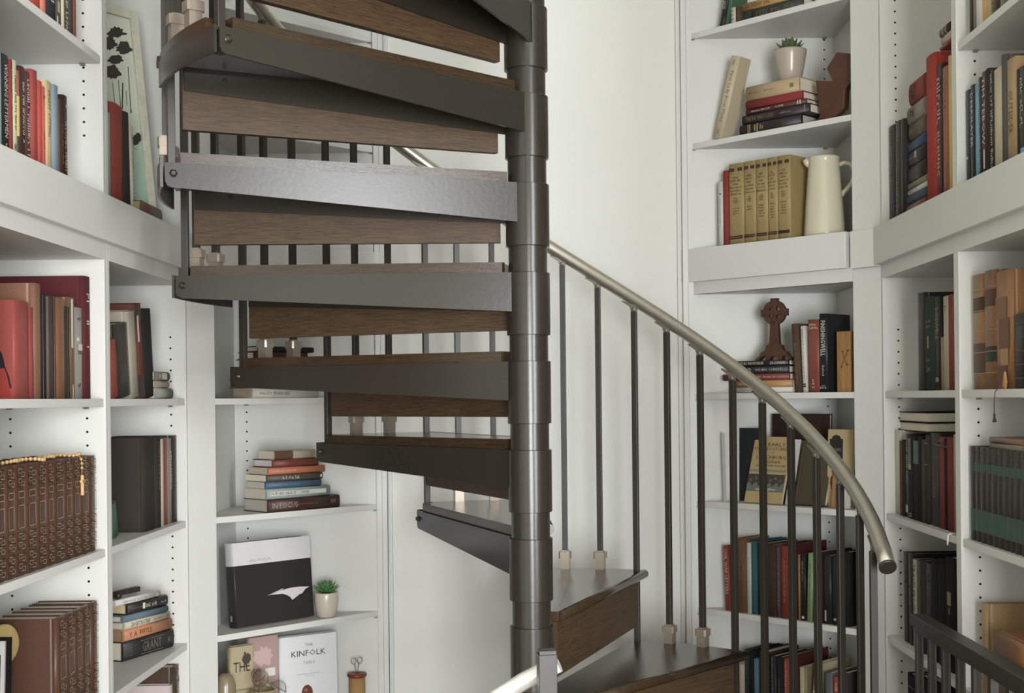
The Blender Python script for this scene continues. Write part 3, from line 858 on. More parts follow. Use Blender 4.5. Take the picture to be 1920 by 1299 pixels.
# ---- left, pile with the big black biography at the bottom
ZG = pile((-1.124, 3.405), 70, S4, 'in the pile at lower left', [
    (0, .222, .052, .155, 0, '2b2a2a', 'thick black book titled GRANT, lowest', {'k': 'j', 'deco': (('v', 'GRANT', .36, .74, .5, '7a6a5c'), ('r', .33, .78, .82, .85, '7a6a5c'), ('r', .33, .78, .12, .15, '7a6a5c'), ('e', .10, .16, .7, '6a5c50'), ('d', .87, .93, .2, '8a7040'))}),
    (.004, .212, .031, .15, 0, 'c87f4d', 'orange book titled Y. A. TITTLE', {'k': 'j', 'pages': '9a7a58', 'deco': (('v', 'Y. A. TITTLE', .10, .56, .42, '4a2420'), ('d', .3, .42, .12, '8a4a2a'), ('r', .91, .93, .2, .75, '8a4a2a'))}),
    (.009, .198, .020, .15, 0, 'c9bd9f', 'cream book titled CAUGHT IN A TRAP', {'k': 'j', 'deco': (('v', 'CAUGHT IN A TRAP', .12, .54, .6, '3a3228'), ('d', .62, .84, .28, '6a5a44'), ('r', .92, .96, .2, .8, '7a6448'))}),
    (.0, .196, .018, .15, 0, '5f7a85', 'plain blue-grey book', {'deco': ()}),
    (.020, .176, .0295, .15, 0, '2f2823', 'black book with white emblem and title', {'k': 'j', 'pages': 'd8bf8c', 'deco': (('d', .08, .34, .12, '8a8070'), ('r', .36, .42, .25, .8, W_), ('d', .44, .70, .34, 'c9c2b4'), ('d', .82, .96, .2, 'a8a090'))}),
    (-.03, .195, .0165, .15, 0, 'd8d5cf', 'white book under the black iron cross', {'k': 'p', 'deco': (('d', .15, .82, .4, 'a8a49c'), ('r', .88, .93, .2, .8, 'a8a49c'))}),
], group='pile of books at lower left')
row(LF, S_BASE + .35, 0.03, 1280, 'in the lowest left bay', [
    (318.5, 325, 1283, 'c9b4b0', 'pink and white book', {'k': 'j', 'D': .16}),
    (325.5, 338, 1246, '4a3626', 'tall brown book with gilt spine', {'k': 'l', 'D': .16, 'deco': (('d', .03, .95, .5, 'a08858'),)}),
], group='lowest left bay books')

# ---- left corner unit
pile((-0.835, 3.895), 48, S1, 'in the pile behind the stair', [
    (-.06, .25, .0305, .10, -.01, 'bdb8a8', 'long white book, lowest', {'k': 'p', 'pages': 'a8947a', 'deco': (('d', .1, .55, .3, '8a8678'),)}),
    (-.075, .235, .028, .09, 0, '2c2824', 'black book with cream pages, second'),
    (-.05, .21, .034, .09, 0, '6b5c42', 'olive-tan book, third', {'pages': 'a8987a'}),
    (-.05, .215, .026, .09, 0, '26242a', 'black book with white letters', {'k': 'j', 'deco': (('d', .12, .9, .4, 'bdb8b0'),)}),
    (-.045, .20, .022, .085, 0, '4a3528', 'brown book beneath the topmost black one'),
    (-.03, .21, .017, .085, 0, '2e2a28', 'black book, topmost'),
], group='pile behind the stair')
bx_, by_ = on_shelf(503.5, 960, S3)
pile((bx_ * .991, by_ * .991), 46, S3, 'in the pile under the stair', [
    (0, .272, .0405, .135, .002, '45281f', 'thick brown book titled IN FOCUS, lowest', {'k': 'j', 'pages': 'a8a494', 'deco': (('v', 'IN FOCUS', .05, .40, .40, 'b09a78'), ('d', .05, .68, .10, '8a6a50'), ('r', .86, .94, .4, .7, '6a4438'))}),
    (-.004, .240, .032, .118, .004, '8fa09c', 'grey-green book titled FUTURE GRACE', {'k': 'p', 'pages': 'bdb4a0', 'deco': (('r', .05, .93, .3, .72, 'cdc9bc'), ('v', 'FUTURE GRACE  -  PIPER', .07, .66, .26, '4a463e'))}),
    (-.006, .21, .0215, .10, .006, '3f5f78', 'blue book', {'k': 'p', 'pages': 'b8b0a0', 'deco': (('d', .05, .6, .25, '7a94a4'),)}),
    (-.002, .21, .0205, .118, .004, '564a3d', 'dark olive book with white script', {'k': 'p', 'deco': (('v', 'In X of us Talk', .27, .57, .5, 'd8d4c8'), ('r', .95, .98, .3, .7, W_))}),
    (.006, .214, .0215, .105, .008, 'c87040', 'orange book', {'k': 'p', 'pages': 'b8ac96', 'deco': (('d', .04, .5, .28, 'e0b090'),)}),
    (.024, .172, .024, .108, .01, '7a3524', 'rust red book', {'k': 'j', 'pages': 'c9c6cc'}),
    (.032, .155, .026, .088, .012, 'b5a98c', 'cream and brown book, topmost', {'k': 'p', 'pages': 'c9bfa8', 'deco': (('b', .0, .44, '6b4a36'), ('r', .9, .94, .3, .7, '8a7a60'))}),
], group='pile of books in the left corner unit')

# ---- right corner unit
pile((0.515 + .1 * .7071 + .004, 4.19 - .1 * .7071 + .004), -45, S6, 'on the top right corner shelf', [
    (0.078, .24, .034, .10, .02, '33382e', 'dark green book with gold letters, lying', {'k': 'j', 'deco': (('d', .28, .9, .5, '6a6048'), ('b', .0, .2, '2c3a34'))}),
    (0.08, .20, .026, .09, .02, 'b58a44', 'amber book lying on the green one', {'k': 'j', 'deco': (('d', .06, .6, .5, '7a5420'),)}),
], group='top right corner shelf books')
row(RD, S6, 0.012, 25, 'on the top right corner shelf', [
    (1348, 1357, -60, '2e3230', 'black leaning book with white letters', {'k': 'j', 'lean': 13, 'D': .07, 'deco': (('d', .35, .75, .6, 'a8aca0'), ('b', .85, 1, '3a2420'))}),
    (1358, 1365, -60, '3f6a4c', 'green leaning book', {'k': 'j', 'lean': 13, 'D': .08}),
    (1370, 1379, 14, 'c9bcae', 'short book with a white label, lying end-on', {'k': 'j', 'D': .08, 'deco': (('e', .15, .3, .6, '6a5a4a'), ('e', .4, .55, .6, '6a5a4a'), ('e', .65, .8, .6, '6a5a4a'))}),
    (1379.5, 1388, 13, '5a4632', 'short brown book', {'D': .09}),
], group='top right corner shelf books')
row(RD, S5, 0.012, 185, 'on the plant shelf at right', [
    (1336.5, 1353, 116, 'c8b892', 'cream leaning book titled First Lady from Plains', {'k': 'j', 'lean': 17, 'D': .09, 'ym': 252, 'deco': (('v', 'First Lady from Plains', .18, .80, .5, '7a6848'), ('d', .05, .12, .3, '8a7a58'), ('d', .88, .95, .4, 'a08a5c'))}),
], group='books on the plant shelf')
s_, _ = RD.hit(1388, 244, .02)
pb = RD.at(s_, .02, 0)
ZP = pile((pb.x, pb.y), -45, S5, 'under the potted succulent', [
    (0, .232, .034, .15, 0, '2a2422', 'black book with gold bars, lowest', {'k': 'l', 'pages': 'b8b0a0', 'deco': (('r', .14, .155, .1, .9, 'a88a54'), ('r', .17, .185, .1, .9, 'a88a54'), ('r', .25, .27, .2, .8, 'a88a54'), ('r', .29, .31, .1, .9, 'a88a54'), ('d', .34, .40, .4, 'a88a54'), ('r', .70, .73, .2, .8, '4a4038'))}),
    (.008, .252, .029, .15, 0, '33282a', 'dark book titled THE DA VINCI CODE', {'k': 'j', 'deco': (('v', 'THE DA VINCI CODE', .06, .48, .42, '8a7448'), ('d', .57, .74, .18, '9a9088'), ('r', .93, .94, .1, .9, '9a9088'))}),
    (.022, .226, .016, .15, 0, '5a2b28', 'maroon book with white lettering', {'k': 'j', 'deco': (('d', .1, .42, .35, 'c9bcb0'), ('d', .5, .64, .35, 'c9bcb0'), ('r', .86, .875, .1, .9, W_), ('r', .9, .915, .1, .9, W_))}),
    (.024, .212, .026, .15, 0, '8f2f2b', 'plain red book', {}),
    (.024, .20, .046, .15, 0, 'b89c6c', 'thick cream book, topmost', {'k': 'j', 'deco': (('d', .05, .26, .07, '5a4a30'), ('d', .34, .56, .08, '5a4a30'), ('r', .83, .90, .35, .62, '8a7040'))}),
], group='books under the succulent')
enc = dict(k='j', D=.12)
def encdeco(n):
    return (('r', .055, .095, .08, .42, '4a3420'), ('r', .055, .095, .62, .94, '4a3420'), ('e', .16, .185, .4, '5a4426'), ('e', .20, .222, .7, '5a4426'), ('e', .24, .262, .45, '5a4426'),
            ('e', .285, .305, .85, '5a4426'), ('e', .325, .345, .8, '5a4426'), ('e', .365, .385, .85, '5a4426'), ('e', .42, .44, .3, '5a4426'), ('e', .445, .465, .4, '5a4426'), ('e', .47, .49, .3, '5a4426'),
            ) + tuple(('e', .54 + .033 * j, .56 + .033 * j, .45, '5a4426') for j in range(n)) + (('r', .885, .925, .05, .95, '4a2f20'), ('r', .898, .912, .09, .91, '8a6c40'))
row(RD, SF, 0.016, 375, 'beside the cream pitcher', [
    (1346, 1355, 341, 'd0cdc4', 'thin white paperback', {'k': 'p', 'D': .05, 'deco': (('d', .25, .7, .3, 'a09c90'), ('r', .18, .20, .4, .7, K_))}),
    (1356, 1366, 320, '97352c', 'thin red book', {'D': .07}),
    (1366, 1394.5, 306.5, 'a68c4e', 'mustard reference volume, leftmost of five', {**enc, 'deco': encdeco(3)}),
    (1394.5, 1417, 302, 'a68c4e', 'mustard reference volume, second of five', {**enc, 'deco': encdeco(2)}),
    (1417, 1439.5, 298.5, 'a68c4e', 'mustard reference volume, middle of five', {**enc, 'deco': encdeco(5)}),
    (1439.5, 1458, 295, 'a68c4e', 'mustard reference volume, fourth of five', {**enc, 'deco': encdeco(6)}),
    (1458, 1482, 291, 'a68c4e', 'mustard reference volume, rightmost of five', {**enc, 'deco': encdeco(5)}),
], group='books beside the pitcher')
s_, _ = RD.hit(1380, 736, .03)
pb = RD.at(s_, .03, 0)
ZC = pile((pb.x, pb.y), -45, S1, 'under the brown cross', [
    (0, .216, .0185, .10, 0, 'cdc9bd', 'white book, lowest', {'k': 'p', 'deco': (('d', .1, .4, .15, 'a09c90'),)}),
    (0, .216, .0215, .10, 0, 'b5813a', 'amber book', {'k': 'p', 'deco': (('d', .06, .2, .3, 'd8b070'),)}),
    (-.052, .256, .021, .045, .0, '7a2f2b', 'long dark red book', {'k': 'j', 'deco': (('d', .5, .8, .3, 'c9a898'),)}),
    (.0, .202, .0235, .10, 0, '2a2b2c', 'charcoal book titled WHEN CHRIST', {'k': 'j', 'deco': (('v', 'TADO', .06, .30, .6, 'd8d4c8'), ('v', 'WHEN CHRIST', .38, .88, .34, 'b8b4ac'))}),
    (.0, .202, .0175, .10, 0, '262224', 'black book titled CAPTURE THE WONDER, topmost', {'k': 'j', 'deco': (('v', 'CAPTURE THE WONDER', .02, .54, .5, 'c9c4b8'), ('v', 'ZACHARIAS', .66, .95, .5, 'c9c4b8'))}),
], group='books under the cross')
row(RD, S1, 0.03, 670, 'right of the brown cross', [
    (1491, 1504, 607, '5a4232', 'slim brown book leaning', {'D': .11, 'lean': -3.2, 'ym': 730, 'deco': (('d', .28, .9, .2, '8a7458'),)}),
    (1505, 1514, 611, 'cfcabd', 'narrow white book', {'k': 'p', 'D': .11, 'lean': -2, 'ym': 730, 'deco': (('d', .05, .8, .3, '8a8678'), ('r', .87, .89, .2, .8, K_), ('r', .90, .92, .2, .8, K_))}),
    (1514.5, 1536, 599, '8a4434', 'rust book with script title', {'k': 'j', 'D': .12, 'deco': (('e', .05, .085, .8, 'c9a890'), ('e', .10, .135, .9, 'c9a890'), ('d', .82, .95, .22, 'c9a890'))}),
    (1536, 1552, 588, '26262a', 'tall black book titled FINISHING WELL', {'k': 'j', 'D': .13, 'deco': (('v', 'FINISHING', .09, .37, .5, 'd0cdc6'), ('v', 'WELL', .38, .54, .55, 'd0cdc6'), ('v', 'Buford', .66, .79, .28, 'b8b4ac'), ('e', .91, .925, .6, 'b8b4ac'), ('e', .93, .955, .8, 'b8b4ac'))}),
], group='books right of the cross')
row(RD, S4, 0.022, 1100, 'in the row behind the balusters', [
    (1360, 1370, 1024, '8a3528', 'red book titled CIVIL WAR LETTERS', {'k': 'j', 'lean': -2.5, 'D': .07, 'deco': (('v', 'CIVIL WAR LETTERS', .04, .75, .55, 'd0a890'),)}),
    (1384, 1400, 1009, '7a5436', 'wood-brown hardback', {'deco': (('d', .3, .9, .2, '4a3420'),)}),
    (1400, 1409, 1018, 'c4c1b6', 'white paperback', {'k': 'p', 'deco': (('d', .2, .8, .25, '9a968a'),)}),
    (1409, 1420, 1015, '2f6068', 'teal cloth book'),
    (1420.5, 1438, 1019, '26282b', 'navy black book with white title', {'k': 'j', 'deco': (('d', .08, .42, .25, 'b8b4ac'), ('d', .52, .82, .25, 'a8a49c'), ('r', .91, .95, .4, .6, W_))}),
    (1438.5, 1456, 1021, '4a3630', 'cocoa brown book'),
    (1456.5, 1464, 1021, '554648', 'narrow mauve-brown book', {'deco': (('d', .05, .9, .4, '8a7a78'),)}),
    (1464.5, 1481, 1024, '8f3426', 'bright red cloth book', {'deco': (('d', .2, .8, .2, 'b8704c'),)}),
    (1482, 1495, 1020, '4f2024', 'deep maroon book', {}),
    (1496, 1500, 1040, '9a7440', 'thin gold book', {'k': 'p'}),
    (1500.5, 1511, 1040, '28201e', 'black book with white print', {'k': 'j', 'deco': (('d', .1, .4, .3, '8a8678'), ('r', .93, .97, .3, .7, W_))}),
    (1511.5, 1522, 1038, '7fa068', 'light green leaning paperback', {'k': 'p', 'lean': 2, 'deco': (('d', .15, .85, .25, '4a6640'),)}),
    (1523.5, 1531, 1045, '4a2826', 'dark plum book', {'lean': 2, 'deco': (('r', .86, .92, .3, .7, 'a89c84'),)}),
    (1536, 1543, 1036, '3a2224', 'brown-black tall book'),
    (1543.5, 1559, 1042, '24262a', 'blue-black book with label', {'k': 'j', 'deco': (('r', .80, .96, .2, .4, 'a8a088'),)}),
    (1559.5, 1577, 1044, '232325', 'black book with faint diagonal', {'k': 'j', 'deco': (('r', .9, .94, .2, .5, '8a8678'),)}),
    (1577.5, 1594, 1035, '1f1f1e', 'large plain black book'),
], group='row behind the balusters')
row(RD, S_BASE + .35, 0.022, 1280, 'in the lowest row at right', [
    (1386, 1396, 1246, 'c9b8a0', 'pale pink book', {'k': 'p'}),
    (1396.5, 1405, 1218, '2e3a34', 'dark green book', {'deco': (('d', .05, .6, .3, '5a6a5a'),)}),
    (1405.5, 1413, 1220, '222222', 'narrow black book'),
    (1413.5, 1423, 1235, '4f7a8a', 'blue book'),
    (1423.5, 1442, 1222, '42302a', 'dark brown book', {}),
    (1443, 1456, 1230, '24282c', 'navy book with white print', {'k': 'j', 'deco': (('d', .02, .9, .2, '9a988c'),)}),
    (1456.5, 1469, 1232, '25272a', 'slate black book', {'deco': (('d', .3, .8, .2, '8a8050'),)}),
    (1469.5, 1481, 1235, 'a04038', 'red book with pale print', {'deco': (('d', .05, .9, .3, 'd0a898'),)}),
    (1481.5, 1486, 1250, '7a8a98', 'thin blue-grey book', {'k': 'p'}),
    (1486.5, 1498, 1226, '552224', 'maroon book', {}),
    (1499, 1508, 1251, 'b8ad80', 'straw coloured book', {'k': 'p'}),
    (1508.5, 1513, 1249, '9a8c64', 'thin khaki book', {'k': 'p'}),
    (1514, 1524, 1243, 'c2b48e', 'cream leaning book with bold black lettering', {'k': 'j', 'lean': 7, 'deco': (('d', .08, .8, .6, '3a3028'),)}),
    (1547, 1561, 1262, '5a6260', 'slate grey book', {'k': 'j'}),
    (1562, 1575, 1269, 'a83030', 'scarlet book with pale print', {'k': 'j', 'deco': (('d', .1, .5, .35, 'd0a898'),)}),
    (1576, 1590, 1262, '3a3836', 'charcoal book', {}),
], group='lowest row at right')

# ---- right far bay
row(RF, SF, 0.02, 310, 'at the far end of the upper right shelf', [
    (1662, 1675, 239, '2a2622', 'black book with gold title', {'k': 'j', 'lean': 1.0, 'deco': (('d', .05, .6, .4, '8a6a34'),)}),
    (1675.5, 1686, 230, '3a342c', 'dark olive book with pale title', {'k': 'j', 'lean': 1.6, 'deco': (('d', .15, .95, .45, '8a8060'),)}),
    (1686.5, 1694, 225, '2c2824', 'narrow black book', {'k': 'j', 'lean': 2, 'deco': (('d', .05, .4, .3, '8a8060'),)}),
], group='upper right shelf, far bay')
def rf_y(px, py, ins): return -RF.hit(px, py, ins)[0]
yb0 = rf_y(1698, 350, .03); yb1 = rf_y(1738, 350, .03)
L0 = yb0 - yb1 - 0.002
pile((1.03, yb0), -90, SF, 'in the pile left of the red book', [
    (0.0, L0, .038, .15, .0, '7a3f30', 'red-brown thick book, lowest', {'k': 'l', 'deco': (('d', .1, .6, .3, '9a6a50'),)}),
    (.02, L0 - .02, .024, .15, .0, '4a5560', 'slate blue book', {}),
    (.022, L0 - .022, .015, .15, .0, 'bdbcb8', 'thin white book', {'k': 'p'}),
    (.028, L0 - .028, .017, .15, .0, '8a8060', 'olive tan book', {}),
    (.028, L0 - .028, .044, .15, .0, '35302a', 'charcoal book with grey title', {'k': 'j', 'deco': (('d', .08, .34, .4, '6a6454'),)}),
    (.028, L0 - .028, .040, .15, .0, '322d2b', 'dark book with white label', {'k': 'j', 'deco': (('d', .06, .42, .12, 'a8a49c'), ('r', .38, .5, .4, .85, 'a8a8a4'))}),
    (.030, L0 - .03, .028, .15, .0, '33496b', 'blue book', {'k': 'j', 'deco': (('d', .06, .4, .2, '6a80a0'),)}),
    (.050, L0 - .05, .044, .14, .0, '6b5f50', 'grey-brown book', {'deco': (('d', .1, .5, .3, '8a7a58'),)}),
    (.036, L0 - .036, .050, .15, .0, '8a8272', 'stone grey book', {'deco': (('d', .2, .45, .4, '6a6454'),)}),
    (.055, L0 - .055, .062, .14, .0, '8a4034', 'rust red book, topmost', {'deco': (('d', .15, .45, .5, '6a3028'),)}),
], group='pile left of the tall red book')
row(RF, SF, 0.02, 240, 'on the upper right shelf', [
    (1738, 1756, 103, 'b8392a', 'tall bright red hardback', {'D': .2}),
    (1756.5, 1767, 120, '4a2320', 'dark maroon book with white title', {'k': 'j', 'deco': (('d', .10, .82, .6, 'c9b0a4'),)}),
    (1767.5, 1778, 125, 'a85a34', 'burnt orange book', {'k': 'j', 'deco': (('d', .08, .4, .3, 'c98a5c'), ('d', .8, .92, .3, 'c98a5c'))}),
    (1778.5, 1784.5, 104, 'd8b83f', 'thin yellow book', {'k': 'p'}),
], group='upper right shelf, far bay')
row(RF, S1, 0.03, 650, 'in the middle right bay', [
    (1722, 1735, 549, '33261f', 'dark brown stitched album', {'k': 'l', 'D': .2}),
    (1735.5, 1753, 556, '2f4238', 'green book with gold emblem', {'deco': (('e', .25, .28, .6, '8a8a60'), ('e', .30, .33, .6, '8a8a60'), ('r', .42, .55, .4, .55, '8a8a50'), ('e', .66, .69, .5, '8a8a60'), ('e', .74, .80, .6, '7a8060'))}),
    (1753.5, 1763, 556, '26211e', 'black book with gold title', {'k': 'j', 'deco': (('v', 'ROSWELL', .12, .46, .65, 'a08a50'), ('r', .86, .91, .2, .8, '8a7a60'))}),
    (1763.5, 1768, 632, '9a8050', 'short straw book', {'k': 'p'}),
    (1768.5, 1779, 555, 'b5aa90', 'cream book', {'k': 'j', 'deco': (('d', .1, .16, .3, '8a8060'),)}),
    (1779.5, 1791, 552, '8f3f38', 'dull red book', {}),
], group='middle right bay books')
row(RF, S3, 0.03, 900, 'in the dim row at right', [
    (1674, 1683, 806, 'c9c2ac', 'cream flat-sided book at far end', {'k': 'p', 'D': .12}),
    (1683.5, 1688, 826, '7a4630', 'thin rust book', {}),
    (1688.5, 1694, 824, '34302a', 'narrow dark book', {}),
    (1694.5, 1702, 813, '2e2a26', 'black book with white title', {'k': 'j', 'deco': (('d', .06, .62, .45, 'a8a494'), ('r', .85, .94, .1, .7, 'b0aa94'))}),
    (1702.5, 1710, 818, '33302a', 'dark book with pale upper label', {'deco': (('r', .02, .34, .1, .8, '6a6a5c'), ('r', .34, .4, .1, .8, 'a8a080'), ('r', .93, .94, .1, .9, 'a8a080'), ('r', .96, .97, .1, .9, 'a8a080'))}),
    (1710.5, 1720, 826, '2f2e2c', 'dark book with blue-grey upper half', {'deco': (('b', .0, .29, '4f6468'),)}),
    (1720.5, 1726, 818, '2a2824', 'narrow black-brown book', {}),
    (1726.5, 1734, 824, '46463a', 'olive cloth book', {}),
    (1734.5, 1742, 815, '3c3a30', 'dark olive book with silver rules', {'deco': (('r', .09, .1, .1, .9, '8a8a74'), ('r', .33, .34, .1, .9, '8a8a74'))}),
    (1742.5, 1761, 812, '2a2420', 'wide black book with upright title', {'k': 'j', 'deco': (('r', .26, .265, .1, .9, '6a6048'), ('d', .3, .72, .25, '6a6048'))}),
    (1761.5, 1770, 819, '843a34', 'dull red book left of pair', {}),
    (1770.5, 1776, 823, '33201e', 'narrow maroon-black book', {}),
    (1776.5, 1787, 820, '7c3430', 'dull red book right of pair', {}),
    (1787.5, 1793, 815, '9a9470', 'thin sage cream book', {'k': 'p', 'deco': (('d', .4, .9, .3, '5a6440'),)}),
], group='dim row at right')
yb0 = min(3.667, rf_y(1686, 808, .05))
pile((1.205, yb0 - .26), 90, S3 + .2405, 'lying on the dim row', [
    (0.0, .26, .026, .16, .0, '2a201d', 'dark hardback with wide cream fore-edge, lower', {'rot': 0}),
    (0.0, .26, .028, .16, .002, '2c1d1c', 'dark hardback with wide cream fore-edge, upper'),
], group='two books lying on the dim row')
row(RF, S4, 0.03, 1120, 'behind the dark guard rail', [
    (1694, 1703, 1036, '28211e', 'black book with orange title', {'k': 'j', 'deco': (('d', .08, .6, .5, '8a5a34'),)}),
    (1703.5, 1711, 1037, '262220', 'black book with small print', {'k': 'j', 'deco': (('d', .1, .6, .3, '8a8678'),)}),
    (1711.5, 1718, 1049, 'b5b09c', 'pale book titled TRAVELERS GUIDE', {'k': 'j', 'deco': (('v', 'TRAVELERS GUIDE', .05, .75, .8, '2a2622'),)}),
    (1718.5, 1726, 1051, '55503e', 'olive patterned book', {'k': 'j', 'deco': (('d', .1, .7, .3, '3a3628'),)}),
    (1726.5, 1735, 1050, '3a3630', 'dark grey book', {'deco': (('d', .1, .2, .4, '5a564c'),)}),
    (1735.5, 1747, 1056, '27282b', 'black book with grey title', {'k': 'j', 'deco': (('d', .1, .72, .4, '5a5c5e'),)}),
    (1747.5, 1760, 1050, '222120', 'black book near the gold emblem'),
    (1760.5, 1774, 1048, '201e1d', 'black book beneath the tan one'),
    (1774.5, 1792, 1046, '1f1d1b', 'black book with gold emblem', {'deco': (('r', .30, .42, .3, .7, '8a7a58'), ('r', .44, .5, .45, .6, '6a5c44'))}),
], group='books behind the guard rail')
row(RF, S_BASE + .35, 0.03, 1285, 'lowest behind the guard rail', [
    (1702, 1722, 1267, '22201f', 'black binder, far one', {'deco': (('r', .12, .125, .2, .8, '8a8678'), ('r', .25, .255, .2, .8, '8a8678'))}),
    (1722.5, 1742, 1270, '24211f', 'black binder, middle one', {'deco': (('r', .12, .125, .2, .8, '8a8678'), ('r', .25, .255, .2, .8, '8a8678'))}),
    (1742.5, 1764, 1276, '211f1e', 'black binder, near one', {'deco': (('r', .12, .125, .2, .8, '8a8678'), ('r', .25, .255, .2, .8, '8a8678'))}),
], group='black binders')
# ---- right near bay
row(RF, E + 0.833, 0.02, 25, 'on the top right shelf', [
    (1817, 1824, -60, '3a302c', 'dark brown book at the far end', {'k': 'j'}),
    (1824.5, 1829, -58, '8a7468', 'thin mauve book', {'k': 'p'}),
    (1829.5, 1841, -60, 'dcd8ce', 'white book', {'k': 'j'}),
    (1841.5, 1850, -70, 'd8a83c', 'yellow book', {'k': 'j'}),
    (1850.5, 1857, -72, 'c2a878', 'tan book', {'k': 'p'}),
    (1857.5, 1869, -70, '6a5a44', 'brown book with pale flecks', {'k': 'j', 'deco': (('d', .5, .95, .4, 'a89878'),)}),
    (1869.5, 1876, -75, '4a4238', 'charcoal book', {}),
    (1876.5, 1883, -75, '9a8c78', 'grey-tan book', {}),
    (1883.5, 1892, -75, '5f7a88', 'blue-grey book', {}),
    (1892.5, 1904, -75, '3c3630', 'black-brown book', {}),
    (1904.5, 1924, -80, '8a5a3c', 'chestnut book cut by the frame', {}),
], group='books on the top right shelf')
row(RF, SF, 0.02, 240, 'on the near upper right shelf', [
    (1807, 1815.5, 172, '33363a', 'slate black book at the far end', {'k': 'j', 'deco': (('r', .68, .71, .3, .6, W_),)}),
    (1816, 1824.5, 162, '28282b', 'black book with upright white title', {'k': 'j', 'deco': (('v', 'DEERSLAYER', .08, .62, .55, 'c9c6c0'), ('d', .75, .95, .2, 'a8a49c'))}),
    (1825, 1831.5, 160, '5fa8c8', 'sky blue book', {'k': 'j'}),
    (1832, 1838, 147, '3c2e2c', 'dark brown book with broken white title', {'k': 'j', 'deco': (('d', .05, .95, .6, 'a89c94'),)}),
    (1838.5, 1848, 136, '4a2c2a', 'maroon book titled TIM TEBOW', {'k': 'j', 'deco': (('v', 'TIM TEBOW', .05, .68, .55, 'd0cac0'), ('r', .72, .9, .4, .7, 'c9c0b4'))}),
    (1848.5, 1855, 130, '3a2e29', 'plain dark brown book', {}),
    (1855.5, 1861, 131, '34302c', 'black book with crowded white letters', {'k': 'j', 'deco': (('d', .04, .96, .75, 'c9c6bc'),)}),
    (1861.5, 1878, 129, 'd0bd94', 'cream book', {'k': 'j'}),
    (1878.5, 1886, 103, '5a5652', 'tall grey book', {}),
    (1886.5, 1905, 110, 'b8935c', 'tan book titled OUTSIDER', {'k': 'j', 'deco': (('v', 'OUTSIDER', .30, .70, .42, '6a4c28'), ('r', .92, .96, .2, .5, '7a5a34'))}),
    (1905.5, 1911, 130, '352d29', 'narrow dark book', {'k': 'j', 'deco': (('d', .1, .7, .3, '8a8074'),)}),
    (1911.5, 1923, 124, '40372f', 'black and blue book cut by the frame', {'k': 'j', 'deco': (('b', .86, 1, '4fa0c8'), ('d', .12, .7, .5, 'b8b0a4'))}),
], group='near upper right shelf')
ribs = (.14, .32, .50, .68, .86)
row(RF, S1, 0.03, 620, 'on the leather shelf at right', [
    (1825, 1846.5, 515, '9a6a36', 'worn tan leather volume with dark labels, far one', {'k': 'l', 'deco': (('b', .20, .33, '4f3422'), ('b', .60, .86, '5a422c'), ('rib', ribs, 'a8743c'))}),
    (1847, 1868, 507, '8a5a2c', 'worn brown leather volume with green label', {'k': 'l', 'D': .2, 'deco': (('b', .16, .30, '5a3420'), ('b', .64, .77, '2f3024'), ('rib', ribs, '9a6a36'))}),
    (1868.5, 1898, 508, 'a06c36', 'patchy tan leather volume with torn spine', {'k': 'l', 'D': .2, 'deco': (('r', .22, .40, .1, .8, '8a5a30'), ('r', .40, .66, .3, .95, '7a4a24'), ('r', .66, .8, .4, .9, 'b08048'), ('r', .8, 1, .2, .8, '6a4020'))}),
    (1903, 1924, 588, '2e2a26', 'small black ribbed volume in front', {'k': 'l', 'D': .12, 'deco': (('rib', ribs, '4a423a'),)}),
], group='old leather volumes')
ords = ['first', 'second', 'third', 'fourth', 'fifth', 'sixth', 'seventh', 'eighth', 'ninth', 'tenth']
bnd = [1821, 1831, 1840, 1851, 1860.5, 1872, 1882, 1894, 1903, 1916, 1928]
for i in range(10):
    row(RF, S3, 0.022, 930, '', [(bnd[i], bnd[i + 1] - .4, 836.5 + 11 * i / 9, '2c2420', f'black and green banded volume, {ords[i]} from the far end, right wall',
        {'k': 'l', 'D': .14, 'g': 1.4, 'deco': (('b', .17, .265, '3a5446'), ('b', .66, .89, '3a5446'), ('e', .03, .05, .7, '6a5c40'), ('e', .08, .10, .7, '6a5c40'), ('e', .13, .145, .7, '6a5c40'))})], group='black and green set')
row(RF, S4, 0.03, 1200, 'at the lower right', [
    (1842, 1851, 1131, 'a88450', 'large parchment-tan book standing', {'k': 'l', 'D': .2, 'pages': '9a7a4c'}),
], group='old tan books at the lower right')
pile((1.022, 2.86), -90, S4, 'at the lower right', [
    (.0, .27, .060, .13, 0, '7a4a28', 'thick brown leather book lying, lowest', {'k': 'l'}),
    (.02, .25, .05, .13, 0, '9a6030', 'thick amber leather book lying, middle', {'k': 'l', 'pages': '8a5c34'}),
    (.012, .27, .054, .14, 0, 'a2682f', 'thick amber leather book lying, topmost', {'k': 'l', 'pages': '8a6a40'}),
], group='old tan books at the lower right')
yb0 = min(3.002, rf_y(1830, 838, .04))
pile((1.026, yb0), -90, S3 + .2085, 'on the black and green set', [
    (.0, .26, .006, .12, .01, '5a4a3a', 'thin brown folder lying'),
    (.085, .20, .016, .12, .01, '8a7c68', 'grey-tan paperback lying', {'k': 'p'}),
    (.085, .20, .013, .11, .01, '8a6450', 'rose-brown book lying', {'k': 'p', 'pages': 'a08c74'}),
], group='books lying on the set')

